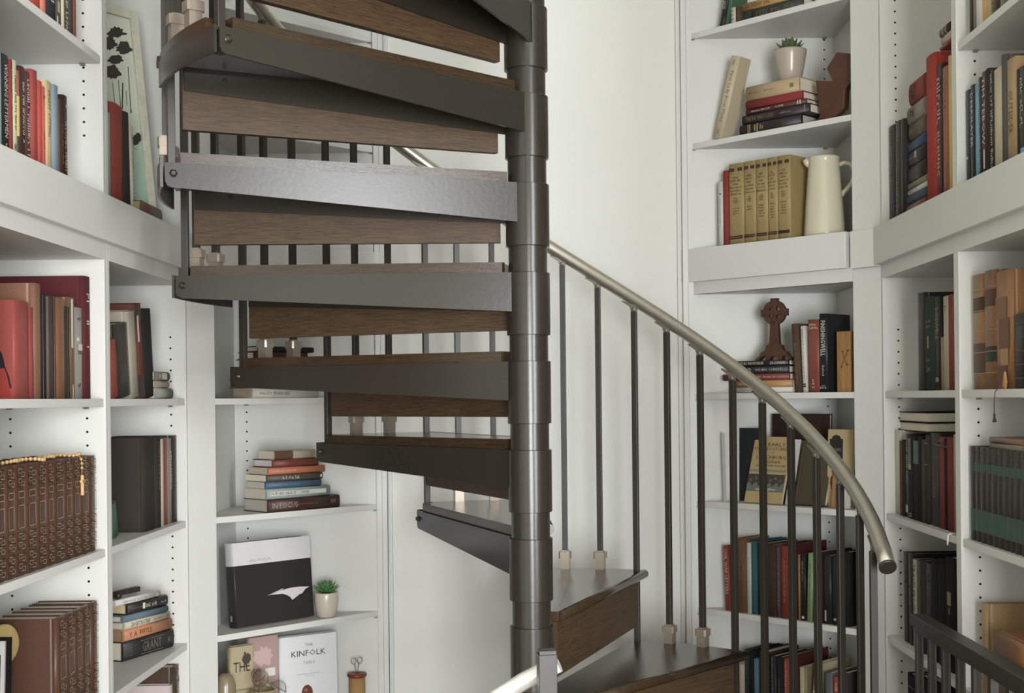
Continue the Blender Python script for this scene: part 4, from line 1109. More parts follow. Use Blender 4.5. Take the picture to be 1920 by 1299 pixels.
# ------------------------------------------------------------------ books shown by their covers
def cover_book(label, P, ang, W, H, T, back, hexc, art=None, kind='j', pages='d2c8b2', group=None, deco=()):
    """P: front lower spine corner on the shelf; ang: compass of the cover's lower edge; back: lean in degrees"""
    u = Vector((math.cos(R(ang)), math.sin(R(ang)), 0)); n = Vector((-u.y, u.x, 0)); z = Vector((0, 0, 1))
    b = R(back); Zv = z * math.cos(b) + n * math.sin(b); Xv = -n * math.cos(b) + z * math.sin(b)
    o = Vector(P) + n * (T * math.cos(b)); o.z = P[2] + 0.0004
    M = Matrix(((Xv.x, u.x, Zv.x, o.x), (Xv.y, u.y, Zv.y, o.y), (Xv.z, u.z, Zv.z, o.z), (0, 0, 0, 1)))
    t = book(label, M, T, H, W, hexc, kind, pages, deco, group)
    if art:
        layers = {}
        def get(c, nm):
            return layers.setdefault((c, nm), MB())
        e = [T + 0.0004]
        def rect(y0, y1, z0, z1, c, nm='cover_panel'):
            get(c, nm).add([(e[0], W * y0, H * z0), (e[0], W * y1, H * z0), (e[0], W * y1, H * z1), (e[0], W * y0, H * z1)], [(0, 1, 2, 3)]); e[0] += 0.00012
        def poly(pts, c, nm='cover_picture'):
            get(c, nm).add([(e[0], W * a, H * b_) for a, b_ in pts], [list(range(len(pts)))]); e[0] += 0.00012
        def text(s, y0, y1, z0, z1, c):
            put_text(get(c, 'title'), s, Vector((e[0], W * y0, H * z0)), Vector((0, 1, 0)), Vector((0, 0, 1)), W * (y1 - y0), H * (z1 - z0)); e[0] += 0.00012
        art(rect, poly, text)
        for (c, nm), m in layers.items():
            m.build(nm, INK, t, color=tint(c))
    return t
def blob(cx, cy, rx, ry, seed, n=22, j=0.35):
    r_ = random.Random(seed)
    return [(cx + rx * math.cos(2 * math.pi * i / n) * (1 - j * r_.random()), cy + ry * math.sin(2 * math.pi * i / n) * (1 - j * r_.random())) for i in range(n)]

# black and white cookbook
ax_, ay_ = on_shelf(444, 1171.5, S4); qx, qy = on_shelf(589, 1148.5, S4)
al_ang = math.degrees(math.atan2(qy - ay_, qx - ax_)); al_w = math.hypot(qx - ax_, qy - ay_)
def alinea(rect, poly, text):
    rect(0.0, 1.0, .725, 1.0, 'd6d3d2', 'white_band')
    text('ALINEA', .20, .48, .755, .79, 'a8a4a2')
    poly([(.42, .335), (.52, .365), (.60, .37), (.70, .385), (.82, .385), (.96, .37), (.90, .345), (.86, .30), (.82, .29), (.76, .255), (.72, .235), (.70, .27), (.66, .30), (.60, .325), (.50, .33)], 'd8cdd0')
    poly([(.40, .33), (.60, .39), (.62, .383), (.47, .335)], 'b8b0ae')
cover_book('large black cookbook with white top band, leaning in the left corner unit', (ax_ * .98, ay_ * .98, S4), al_ang, al_w * .98, 0.258, 0.046, 5, '312c29', alinea, 'j', 'c9c4ba', deco=(('b', 0, .275, 'c9c6c2'), ('r', .86, .93, .35, .6, '8a8478')))
# cookbook with the fig
s_, _ = LD.hit(526, 1200, .05); pk = LD.at(s_, .05, S_BASE + .35)
def kinfolk(rect, poly, text):
    text('THE', .44, .58, .885, .915, '6a6866'); text('KINFOLK', .20, .80, .785, .845, '3a3836'); text('TABLE', .40, .61, .70, .732, '8a8886')
    rect(.28, .72, .595, .600, 'a8a6a4', 'lettering'); rect(.42, .60, .575, .579, 'a8a6a4', 'lettering')
    poly(blob(.46, .40, .10, .085, 3, 20, .08), '6b3420'); poly(blob(.44, .43, .03, .02, 5, 12, .1), '9a6048')
cover_book('white cookbook titled THE KINFOLK TABLE on the lowest left shelf', (pk.x, pk.y, S_BASE + .35), 33, 0.193, 0.302, 0.03, 2, 'd8d8d8', kinfolk, 'j', 'b8a890')
def newsy(rect, poly, text):
    text('THE', .12, .85, .74, .84, '2a2420'); poly(blob(.7, .86, .22, .10, 8, 24, .6), '4a4238')
    for k in range(6): rect(.1, .9, .30 + .05 * k, .315 + .05 * k, '8a7a58', 'lettering')
s_, _ = LD.hit(432, 1210, .055); pn = LD.at(s_, .055, S_BASE + .35)
cover_book('yellowed book with black grunge title on the lowest left shelf', (pn.x, pn.y, S_BASE + .35), 40, 0.075, 0.30, 0.028, 0, 'b0a078', newsy, 'j', deco=(('d', .12, .7, .35, '5a4c34'),))
def pinky(rect, poly, text):
    poly(blob(.5, .8, .4, .12, 11, 24, .4), 'c9a8a0'); poly(blob(.6, .45, .3, .12, 12, 24, .5), 'd8d0c8'); poly(blob(.3, .3, .2, .1, 13, 20, .5), '3a3430'); rect(.55, .9, .60, .68, 'd8d4cc')
s_, _ = LD.hit(468, 1204, .07); pn = LD.at(s_, .075, S_BASE + .35)
cover_book('dusty pink picture book beside the white cookbook', (pn.x, pn.y, S_BASE + .35), 40, 0.10, 0.315, 0.02, 0, 'b09088', pinky, 'j')
# sloping covers in the right corner unit
def lean_cover(label, pxa, pxb, pyt, ang, back, T, hexc, art=None, kind='j', inset=.05, zsh=S3, pages='d2c8b2', group='covers shown on the right corner shelf'):
    s0, _ = RD.hit(pxa, 945, inset); s1, _ = RD.hit(pxb, 945, inset)
    P = RD.at(s0, inset, zsh); _, zt = RD.hit((pxa + pxb) / 2 + 20, pyt, inset)
    H = (zt - zsh) / math.cos(R(back)); W = (s1 - s0) / max(.3, math.cos(R(ang + 45)))
    return cover_book(label, P, ang, W, H, T, back, hexc, art, kind, pages, group)
def early(rect, poly, text):
    text('EARLY', .40, .86, .855, .905, '4a3a20'); text('PICTURE POSTCARDS', .06, .97, .79, .84, '4a3a20'); text('OF', .50, .60, .745, .772, '4a3a20')
    text('LYNCHBURG', .14, .92, .66, .715, '4a3a20'); text('VIRGINIA', .22, .80, .595, .64, '4a3a20'); text('AND OTHER PLACES', .16, .94, .545, .575, '4a3a20')
    rect(.03, .97, .47, .50, '8a9080', 'cover_picture'); rect(.02, .98, .17, .43, '6f7a70', 'cover_picture')
    poly([(.02, .43)] + [(.02 + .06 * k, .28 + .04 * math.sin(k * 2.1)) for k in range(17)] + [(.98, .43)], '4f463c')
    for k in range(7): poly(blob(.1 + .13 * k, .34 + .03 * (k % 2), .05, .03, k, 12, .4), '6f6454')
    poly(blob(.5, .20, .35, .03, 40, 20, .4), 'a8ac9c'); rect(.42, .62, .085, .10, '7a6030', 'lettering')
def orange_flower(rect, poly, text):
    for k, (a, b) in enumerate(((.82, .62), (.86, .36), (.80, .20), (.93, .50))): poly(blob(a, b, .12, .05, 50 + k, 16, .6), 'a85a34' if k != 1 else '6a3a30')
lean_cover('black book cover with orange blossoms, behind the postcard book', 1386, 1432, 803, -45, 1, .010, '25272c', orange_flower, inset=.091)
lean_cover('cream book titled EARLY PICTURE POSTCARDS, leaning back', 1394, 1465, 822, -45, 18, .008, 'c2a366', early, 'p', inset=.03)
lean_cover('white stapled leaflet leaning behind the postcard book', 1471, 1484, 826, -43, 16, .004, 'c9c8cc', None, 'p', inset=.045)
lean_cover('pale green folder leaning behind the white leaflet', 1470, 1500, 828, -44, 12, .004, '9aac74', None, 'p', inset=.082)
lean_cover('big olive clothbound cover leaning at the middle', 1488, 1546, 832, -45, 16, .02, '544a35', None, 'h', inset=.04)
def dark_red(rect, poly, text): poly(blob(.5, .42, .12, .03, 60, 20, .4), '6a2424')
lean_cover('wide dark brown album standing at the back', 1448, 1556, 776, -45, 1, .015, '38261f', dark_red, 'h', inset=.145)
lean_cover('thin rusty orange book leaning right of the olive cover', 1557, 1563, 878, -30, 14, .008, 'a06a38', None, 'h', inset=.035)
def label_book(rect, poly, text):
    rect(.10, .62, .62, .88, '2e2c2b', 'cover_panel'); poly(blob(.36, .88, .18, .05, 70, 20, .05), '2e2c2b'); text('LYNCHBURG', .16, .56, .72, .76, '8a8272'); rect(.2, .52, .67, .675, '8a8272', 'lettering')
    poly(blob(.7, .35, .3, .2, 71, 30, .4), '4a2c22'); poly(blob(.3, .3, .2, .15, 72, 24, .5), '5a3a2a')
lean_cover('cream book with arched black label at the right end', 1549, 1597, 806, -45, 3, .012, 'b89f6c', label_book, 'p', inset=.06)
lean_cover('white booklet tucked under the arched label book', 1578, 1592, 900, -40, 10, .006, 'b8b4a8', None, 'p', inset=.03)
m = MB(); s_, _ = RD.hit(1357, 940, .03); p = RD.at(s_, .03, S3)
m.box(0, .014, 0, .0012, 0, .225)
t = m.build('card', JACKET, None, RD.M(s_, .03, S3, -10) @ Matrix.Rotation(R(-2), 4, 'Y'), color=tint('c9c8c2'))
tag(t, 'narrow white card standing at the left end of the postcard shelf', 'card')
# board with a branch design beside the tall black book
s0, _ = RD.hit(1571, 690, .035); s1, _ = RD.hit(1598, 690, .035); _, zt = RD.hit(1585, 621, .035)
M = RD.M(s0, .03, S1)
t = empty('wooden_plaque', M)
WOODP = wood('honey_wood', '7a5630', 'a07a4a', 0.5, 0.8, (14, 14, 1))
MB().box(0, s1 - s0, 0, .02, .0003, zt - S1).build('board', WOODP, t, bevel=.001)
m = MB()
for a, b, c, d in ((.35, .45, .75, .68), (.5, .55, .4, .66), (.6, .6, .8, .62), (.55, .52, .7, .46)):
    m.tube([((s1 - s0) * a, -.0004, (zt - S1) * b), ((s1 - s0) * c, -.0004, (zt - S1) * d)], .0008, 6)
for a, b in ((.78, .68), (.4, .67), (.32, .42), (.72, .45)): m.ball(((s1 - s0) * a, -.0002, (zt - S1) * b), .0024, 8, 1.4)
m.build('branch_design', INK, t, color=tint('4a2e1c'))
tag(t, 'honey wood plaque with dark branch design at the shelf end', 'plaque')

# ------------------------------------------------------------------ plants, pottery and ornaments
def leaf_mesh(name, L, W, thick, tip=0.2):
    m = MB(); n = 8; k = 6; vs = []; fs = []
    for i in range(k + 1):
        f = i / k
        w = W * (math.sin(math.pi * (0.12 + 0.86 * f) ** 0.8)) * (1 - tip * f) + 0.0003
        x = L * f; z = 0.22 * L * f * f
        for j in range(n):
            a = 2 * math.pi * j / n
            vs.append((x, w * math.cos(a), z + thick * math.sin(a) * (w / W)))
    for i in range(k):
        for j in range(n):
            fs.append((i * n + j, i * n + (j + 1) % n, (i + 1) * n + (j + 1) % n, (i + 1) * n + j))
    m.add(vs, fs, True)
    m.f += [list(range(n))[::-1], [k * n + j for j in range(n)]]; m.sm += [True, True]
    return m
LEAF = plain('succulent_leaf', '4f7a45', 0.45, 0.4, scale=40, bump=0.05, vary=0.25)
LEAF2 = plain('dusty_succulent_leaf', '4f5a3c', 0.55, 0.3, scale=40, bump=0.05, vary=0.25)
SOIL = plain('potting_soil', '3a2f26', 0.9, 0.1, scale=200, bump=0.6, vary=0.3)
def succulent(label, loc, prof, potcol, leafmat, rings, z_top, soil_r):
    t = empty('potted_succulent', loc=loc)
    MB().lathe(prof, 36, cap=True).build('pot', GLAZE if potcol[1] else CLOTH, t, color=tint(potcol[0]))
    MB().lathe([(0.001, z_top - .006), (soil_r, z_top - .006)], 20, cap=False).build('soil', SOIL, t)
    for cnt, L, W, tilt, zz, ph in rings:
        me = leaf_mesh('leaf', L, W, W * .35).mesh('leaf', leafmat)
        for i in range(cnt):
            a = 360.0 * i / cnt + ph
            inst('leaf', me, t, Matrix.Translation((0, 0, zz)) @ Matrix.Rotation(R(a), 4, 'Z') @ Matrix.Rotation(R(-tilt), 4, 'Y') @ Matrix.Translation((.003, 0, 0)))
    tag(t, label, 'plant')
px_, py_ = [v * .982 for v in on_shelf(612, 1149, S4)]
succulent('bright green rosette succulent in a small beige pot beside the black cookbook', (px_, py_, S4 + .0003),
    [(.024, 0), (.030, .004), (.036, .03), (.0385, .055), (.0385, .076), (.037, .080), (.034, .080), (.033, .070), (.001, .068)], ('c9bda8', 1), LEAF,
    [(9, .047, .0115, 14, .079, 0), (8, .042, .011, 34, .080, 20), (7, .036, .010, 54, .081, 5), (5, .028, .008, 72, .082, 15)], .079, .033)
s_, _ = RD.hit(1482, 137, .075)
pp = RD.at(s_, .075, ZP)
succulent('dusty green succulent in a tapered beige pot on the stacked books', (pp.x, pp.y, ZP),
    [(.030, 0), (.034, .003), (.042, .04), (.049, .080), (.0515, .094), (.0515, .100), (.0485, .1), (.047, .088), (.001, .086)], ('b5a592', 1), LEAF2,
    [(8, .05, .014, 22, .096, 0), (7, .044, .0135, 48, .098, 20), (5, .036, .012, 70, .1, 5)], .098, .046)
# pitcher
s_, _ = RD.hit(1546, 420, .085)
pp = RD.at(s_, .085, SF)
t = empty('pitcher', loc=(pp.x, pp.y, SF + .0003))
MB().lathe([(.058, 0), (.0625, .004), (.0630, .012), (.058, .09), (.0515, .18), (.0475, .228), (.0475, .240), (.0492, .247), (.0482, .2515), (.0455, .250), (.044, .236), (.048, .18), (.054, .08), (.001, .012)], 40).build('body', GLAZE, t, color=tint('d2caa8'))
dirh = Vector((1.0, -0.25, 0)).normalized()
hp = [(.046, .226), (.062, .232), (.078, .228), (.088, .212), (.090, .192), (.083, .170), (.070, .152), (.058, .140), (.052, .128)]
MB().tube([tuple(dirh * a) [:2] + (z,) for a, z in hp], [.008, .0075, .007, .0065, .0065, .0065, .007, .0075, .006], 10).build('handle', GLAZE, t, color=tint('d2caa8'))
m = MB(); sp = -dirh
m.tube([tuple(sp * .043)[:2] + (.222,), tuple(sp * .050)[:2] + (.236,), tuple(sp * .057)[:2] + (.2475,)], [.006, .011, .010], 10)
m.build('spout', GLAZE, t, color=tint('d2caa8'))
tag(t, 'tall cream ceramic pitcher with looped handle beside the mustard volumes', 'pitcher')
# wheel-headed cross on the stack of books
s_, _ = RD.hit(1452, 672, .055)
M = RD.M(s_, .06, ZC + .0003, 8)
t = empty('standing_cross', M)
CW = wood('carved_dark_wood', '36231a', '573624', 0.5, 1.5, (8, 8, 2))
k_ = 3.98 / 2376
def pxp(l): return [(a * k_ * 1.02, (673 - b) * k_) for a, b in l]
Mx = Matrix(((1, 0, 0, 0), (0, 0, 1, 0), (0, 1, 0, 0), (0, 0, 0, 1)))
base = [(-38, 673), (-31, 673), (-24, 666), (-17, 666), (-16, 673), (-9, 673), (-6, 667), (6, 667), (9, 673), (16, 673), (17, 666), (24, 666), (31, 673), (38, 673), (36, 669), (30, 666), (25, 658), (18, 655), (15, 645), (10, 643), (-10, 643), (-15, 645), (-18, 655), (-25, 658), (-30, 666), (-36, 669)]
MB().prism(pxp(base), -.014, .014, M=Mx).build('base', CW, t, bevel=.0012)
MB().prism(pxp([(-10, 644), (10, 644), (7.5, 600), (-7.5, 600)]), -.010, .010, M=Mx).build('shaft', CW, t, bevel=.0012)
cz = (673 - 583) * k_
m = MB(); n = 40
for i in range(n):
    a, b = 2 * math.pi * i / n, 2 * math.pi * (i + 1) / n
    q = [(r * math.cos(w), cz + r * math.sin(w)) for r, w in ((.021, a), (.039, a), (.039, b), (.021, b))]
    m.prism(q, -.007, .007, M=Mx)
m.build('wheel', CW, t)
m = MB(); h = .0085
m.prism([(-h, cz - .034), (h, cz - .034), (h * .8, cz - .008), (.030, cz - h * .8), (.0445, cz - .0115), (.0445, cz + .0115), (.030, cz + h * .8), (h * .8, cz + .008), (h, cz + .034), (h * 1.5, cz + .0455), (-h * 1.5, cz + .0455), (-h, cz + .034), (-h * .8, cz + .008), (-.030, cz + h * .8), (-.0445, cz + .0115), (-.0445, cz - .0115), (-.030, cz - h * .8), (-h * .8, cz - .008)], -.010, .010, M=Mx)
m.lathe([(.013, -.011), (.013, .011)], 20, M=Matrix.Translation((0, 0, cz)) @ Matrix.Rotation(R(90), 4, 'X'))
m.build('cross_arms', CW, t, bevel=.001)
tag(t, 'dark carved wooden wheel-headed cross standing on stacked books', 'cross')
# dark boot-like carving
ol = [(1568.3, 82.7), (1597, 85.5), (1597, 136), (1584, 152), (1582, 187), (1562, 206.5), (1524, 219), (1537, 201), (1528, 136), (1560, 137), (1548.7, 113)]
q = [RD.hit(a, b, .045) for a, b in ol]
s0 = q[6][0]
M = RD.M(s0, .045, S5 + .0003)
zmin = min(z for _, z in q)
pts = [(s - s0, max(0, z - zmin)) for s, z in q]
t = empty('carved_boot', M)
MB().prism(pts, 0.0, .030, M=Mx).build('boot', plain('dark_carved_wood', '523428', 0.5, 0.4, scale=18, bump=0.25, vary=0.25), t, bevel=.004)
MB().box(pts[6][0] + .012, pts[5][0] - .004, -.004, .034, -.0003, .012).build('sole', plain('dark_sole', '2f2320', 0.6), t, bevel=.002)
tag(t, 'dark brown carved boot shape at the right end of the plant shelf', 'ornament')
# tall framed tree picture
P0 = Vector((-1.036, 3.468, SF + .0035)); u = Vector((.612, .791, 0)).normalized(); nb = Vector((-u.y, u.x, 0))
lean = R(8.0); vv = Vector((0, 0, 1)) * math.cos(lean) + nb * math.sin(lean); nf = nb * math.cos(lean) - Vector((0, 0, 1)) * math.sin(lean)
Wp, Hp = 0.30, 0.600
M = Matrix(((u.x, nf.x, vv.x, P0.x), (u.y, nf.y, vv.y, P0.y), (u.z, nf.z, vv.z, P0.z), (0, 0, 0, 1)))
t = empty('tree_picture', M)                     # local x from -Wp to 0 (right edge), y backward, z up
FRW = plain('distressed_white_wood', 'bdbaa8', 0.7, 0.2, scale=35, bump=0.5, vary=0.30)
fw = .024
for nm, b in (('frame_side', (-fw, 0, 0, .02, 0, Hp)), ('frame_side', (-Wp, -Wp + fw, 0, .02, 0, Hp)), ('frame_top', (-Wp + fw, -fw, 0, .02, Hp - fw, Hp)), ('frame_bottom', (-Wp + fw, -fw, 0, .02, 0, fw))):
    MB().box(*b).build(nm, FRW, t, bevel=.0015)
m_, nt, b = new_mat('painted_sky_panel')
tc = nt.nodes.new('ShaderNodeTexCoord'); sx = nt.nodes.new('ShaderNodeSeparateXYZ'); rp = nt.nodes.new('ShaderNodeValToRGB')
nz = nt.nodes.new('ShaderNodeTexNoise'); nz.inputs['Scale'].default_value = 9; ad = nt.nodes.new('ShaderNodeMath'); ad.operation = 'MULTIPLY_ADD'; ad.inputs[1].default_value = 0.10
nt.links.new(tc.outputs['Object'], sx.inputs[0]); nt.links.new(tc.outputs['Object'], nz.inputs['Vector'])
nt.links.new(nz.outputs[0], ad.inputs[0]); nt.links.new(sx.outputs['Z'], ad.inputs[2]); nt.links.new(ad.outputs[0], rp.inputs[0]); nt.links.new(rp.outputs[0], b.inputs['Base Color'])
for i, (pos, c) in enumerate(((.06, '8fae9c'), (.24, '9fb5a4'), (.34, 'c0c6b4'), (.6, 'c9cbbb'))):
    el = rp.color_ramp.elements[i] if i < 2 else rp.color_ramp.elements.new(pos)
    el.position = pos; el.color = (*lin(c), 1)
b.inputs['Roughness'].default_value = 0.35
MB().box(-Wp + fw, -fw, .008, .012, fw, Hp - fw).build('panel', m_, t)
def pic(px, py):
    """where a line of sight meets the picture panel (its own x, z)"""
    dx, dz = ray(px, py); d = Vector((dx, 1, dz)); o = Vector((0, 0, E))
    q = P0 + nf * .0078
    k = (q - o).dot(nf) / d.dot(nf); w = o + d * k - P0
    return w.dot(u), w.dot(vv)
def patch(cx, cy, rx, ry, seed):
    r_ = random.Random(seed); n_ = 26; out = []
    for i in range(n_):
        a = 2 * math.pi * i / n_; f = (1 - .30 * r_.random()) * (.72 if math.sin(a) > .25 else 1.0) * (1 - .22 * abs(math.cos(a)) * (math.sin(a) < 0))
        out.append(pic(cx + rx * f * math.cos(a), cy + ry * f * math.sin(a)))
    out = [(min(max(x, -Wp + fw), -fw), z) for x, z in out]
    return out
INKD = tint('3a362c')
for k, (cx, cy, rx, ry) in enumerate(((217, 62, 22, 14), (206, 82, 15, 20), (232, 92, 20, 18), (216, 112, 20, 12), (210, 137, 20, 18), (259, 259, 15, 11), (253, 268, 9, 7))):
    q = patch(cx, cy, rx, ry, 90 + k)
    m = MB(); m.add([(x, .0077 - .0001 * k, z) for x, z in q], [list(range(len(q)))])
    m.build('painted_tree', INK, t, color=INKD)
m = MB()
for (xa, ya, xb, yb, w) in ((222, 150, 226, 200, .6), (230, 155, 229, 205, 1.1), (240, 125, 245, 205, .7), (211, 155, 215, 195, .5), (245, 205, 246, 212, 1.2), (250, 278, 258, 281, 1.0), (200, 170, 201, 195, .6), (236, 170, 238, 198, .5)):
    a = pic(xa - w, ya); b_ = pic(xa + w, ya); c = pic(xb + w, yb); d = pic(xb - w, yb)
    m.add([(p[0], .0075, p[1]) for p in (d, c, b_, a)], [(0, 1, 2, 3)])
m.build('painted_trunk', INK, t, color=INKD)
tag(t, 'tall white-framed picture of dark trees leaning behind the left divider', 'picture')
# small brown block in front of the picture
x0 = on_shelf
m0 = Front((-1.02, 0), (0, 1))
s0, _ = LF.hit(262, 390, .012); s1, _ = LF.hit(297, 400, .012)
pile((-1.026, s0), 90, SF, 'in front of the tree picture', [(0, s1 - s0, .040, .035, 0, '5a3a2a', 'small thick brown book lying', {'k': 'l', 'pages': '8a7a4a'})])
# rosary over the brown volumes
zt = S3 + .2215
t = empty('rosary', loc=(-1.05, 2.85, zt + .004))
BEAD = plain('olive_wood_bead', 'c2a070', 0.45, 0.4, scale=120, bump=0.05, vary=0.2)
bead = MB().ball((0, 0, 0), .0043, 10).mesh('bead', BEAD)
path = []
for k in range(46):
    a = k / 45
    y = 2.53 + .345 * a; x = -1.062 + .012 * math.sin(a * 21) - .010 * math.cos(a * 9)
    path.append((x, y, zt + .0045 + .0035 * abs(math.sin(a * 17))))
o_ = Vector(t.location)
for p in path: inst('bead', bead, t, Matrix.Translation(Vector(p) - o_))
drop = [(-1.044, 2.868, zt + .006), (-1.037, 2.868, zt - .004), (-1.0355, 2.868, zt - .014), (-1.0355, 2.868, zt - .024)]
for p in drop: inst('bead', bead, t, Matrix.Translation(Vector(p) - o_) @ Matrix.Scale(.8, 4))
MB().tube([Vector(p) - o_ for p in path] + [Vector(p) - o_ for p in drop] + [Vector((-1.0355, 2.868, zt - .045)) - o_], .0009, 6).build('cord', BEAD, t)
mc = MB(); mc.box(-.003, .003, -.0035, .0035, -.038, .008); mc.box(-.003, .003, -.009, .009, -.010, -.003)
mc.build('crucifix', plain('pale_carved_wood', 'd8a878', 0.4, 0.5), t, Matrix.Translation(Vector((-1.0345, 2.868, zt - .048)) - o_), bevel=.001)
tag(t, 'wooden bead rosary draped over the brown gilt volumes', 'rosary')
# black iron cross on the pile
up = Vector((math.cos(R(70)), math.sin(R(70)), 0)); q0 = Vector((-1.124, 3.405, 0)) + Vector((-up.y, up.x, 0)) * .03
M = Matrix.Translation((q0.x, q0.y, ZG + .0005)) @ Matrix.Rotation(R(70), 4, 'Z')
t = empty('iron_cross', M)
IRON = plain('blackened_iron', '2c2522', 0.5, 0.5, scale=60, bump=0.2, vary=0.2)
m = MB(); m.prism([(-.06, -.006), (.045, -.005), (.055, -.009), (.105, -.008), (.105, .008), (.055, .008), (.045, .005), (-.06, .006)], 0.004, .018)
m.ball((-.058, 0, .024), .013, 12); m.build('long_arm', IRON, t, bevel=.001)
m = MB(); m.prism([(-.006, -.045), (.006, -.045), (.009, -.03), (.006, .05), (-.006, .05), (-.009, -.03)], 0.003, .014); m.ball((0, -.045, .010), .010, 10); m.build('cross_arm', IRON, t, Matrix.Translation((-.01, .02, 0)), bevel=.001)
tag(t, 'black wrought iron cross lying on the white book', 'cross')
# spool with scissors
s_, _ = LD.hit(670, 1270, .02)
pp = LD.at(s_, .022, S_BASE + .35)
zr = LD.hit(670, 1262, .022)[1] - (S_BASE + .35)
t = empty('thread_spool', loc=(pp.x, pp.y, S_BASE + .3503))
SP = plain('red_stained_spool', '7a3426', 0.4, 0.4, vary=0.15)
MB().lathe([(.030, 0), (.032, .004), (.032, .010), (.027, .014)], 30).build('spool_foot', SP, t)
MB().lathe([(.0265, .014), (.027, .02), (.0265, zr - .012)], 30).build('thread', plain('tan_thread', 'a8875c', 0.9, 0.1, scale=300, bump=0.8), t)
MB().lathe([(.027, zr - .012), (.032, zr - .008), (.032, zr - .002), (.030, zr), (.006, zr), (.004, zr - .01)], 30).build('spool_head', SP, t)
tag(t, 'large wooden thread spool with dark red rim, lowest left shelf', 'spool')
SCM = plain('old_scissor_steel', '9a8a72', 0.35, 0.5, metal=0.8)
t = empty('scissors', loc=(pp.x, pp.y, S_BASE + .35 + zr))
for s in (-1, 1):
    m = MB(); ring = [(s * .0105 + .0085 * math.cos(2 * math.pi * i / 20), 0, .041 + .0095 * math.sin(2 * math.pi * i / 20)) for i in range(20)]
    m.tube(ring, .0014, 8, closed=True); m.tube([(s * .0075, 0, .032), (s * .004, 0, .01), (s * .001, 0, -.03)], .0015, 8)
    m.build('scissor_half', SCM, t, Matrix.Rotation(R(20), 4, 'Z') @ Matrix.Translation((0, s * .001, 0)))
tag(t, 'small steel scissors standing handles-up in the thread spool', 'scissors')
# bowl heaped with wire spectacles, and a round jar at its left
s_, _ = LD.hit(421, 1290, .035)
pp = LD.at(s_, .030, S_BASE + .35)
zr = LD.hit(421, 1262, .035)[1] - (S_BASE + .35)
t = empty('jar', loc=(pp.x, pp.y, S_BASE + .3503))
MB().lathe([(.020, 0), (.028, .03), (.031, zr * .6), (.030, zr * .85), (.022, zr * .96), (.010, zr), (.001, zr)], 32).build('body', GLAZE, t, color=tint('8a7a5a'))
tag(t, 'round-topped tan jar in the lowest left corner bay', 'jar')
s_, _ = LD.hit(484, 1295, .03)
pp = LD.at(s_, .006, S_BASE + .35)
zr = LD.hit(478, 1291, .03)[1] - (S_BASE + .35)
t = empty('bowl', loc=(pp.x, pp.y, S_BASE + .3503))
MB().lathe([(.020, 0), (.024, .006), (.034, zr * .5), (.040, zr), (.037, zr), (.030, zr * .5), (.001, .02)], 32).build('body', GLAZE, t, color=tint('a08a64'))
tag(t, 'tan bowl heaped with wire spectacles, lowest left shelf', 'bowl')
WIRE = plain('thin_gold_wire', '8a7a5c', 0.3, 0.5, metal=0.8)
mg, nt, b = new_mat('lens_glass'); b.inputs['Base Color'].default_value = (.95, .95, .95, 1); b.inputs['Roughness'].default_value = .03
b.inputs['Transmission Weight'].default_value = 1.0; b.inputs['IOR'].default_value = 1.12
for i, (dx, dn, dz, rz, rx, rq, lb) in enumerate(((-.030, -.012, .012, 62, 74, 62, 'wire spectacles standing on end in the bowl, left pair'), (.022, -.004, .014, 32, 66, -38, 'wire spectacles tilted in the bowl, right pair'))):
    c = Vector((pp.x + LD.u[0] * dx + LD.n[0] * dn, pp.y + LD.u[1] * dx + LD.n[1] * dn, S_BASE + .35 + zr + dz))
    t = empty('spectacles', Matrix.Translation(c) @ Matrix.Rotation(R(rz), 4, 'Z') @ Matrix.Rotation(R(rx), 4, 'X') @ Matrix.Rotation(R(rq), 4, 'Z'))
    for s in (-1, 1):
        el = [(s * .032 + .024 * math.cos(2 * math.pi * k / 24), .027 * math.sin(2 * math.pi * k / 24), 0) for k in range(24)]
        MB().tube(el, .0013, 6, closed=True).build('rim', WIRE, t)
        MB().prism([(a, b_) for a, b_, _ in el], -.0005, .0005).build('lens', mg, t)
        MB().tube([(s * .056, .005, 0), (s * .058, .004, .008), (s * .05, .0, .012), (-s * .02, -.006, .012 + .004 * s), (-s * .045, -.022, .014)], .0012, 6).build('temple', WIRE, t)
    MB().tube([(-.009, .004, 0), (0, .010, .001), (.009, .004, 0)], .0013, 6).build('bridge', WIRE, t)
    tag(t, lb, 'glasses')
# tassel marker under the leather volumes
p = RF.hit(1872, 733, 0)
yt = -p[0]
t = empty('tassel_marker', loc=(.998, yt, S1))
TANL = plain('pale_tan_leather', 'b58a58', 0.6, 0.3)
m = MB(); m.prism([(-.010, 0), (.006, 0), (.010, .012), (.004, .034), (.0, .034), (-.004, .022)], -.002, .002, M=Mx)
m.build('leather_tag', TANL, t, Matrix.Translation((.016, 0, .0004)) @ Matrix.Rotation(R(-90), 4, 'Z') @ Matrix.Scale(1.1, 4), bevel=.0008)
MB().tube([(.018, 0, .004), (.002, .002, .002), (-.0035, .005, -.006), (-.004, .009, -.03), (-.004, .009, -.055)], .0011, 6).build('cord', plain('dark_cord', '4a4034', 0.9), t)
MB().lathe([(.0012, 0), (.003, -.004), (.0022, -.008), (.005, -.020), (.001, -.020)], 10, M=Matrix.Translation((-.004, .009, -.052))).build('tassel', plain('dark_tassel', '3a3026', 0.9), t)
tag(t, 'tan leather tag with dark tassel hanging over the shelf edge', 'tassel')
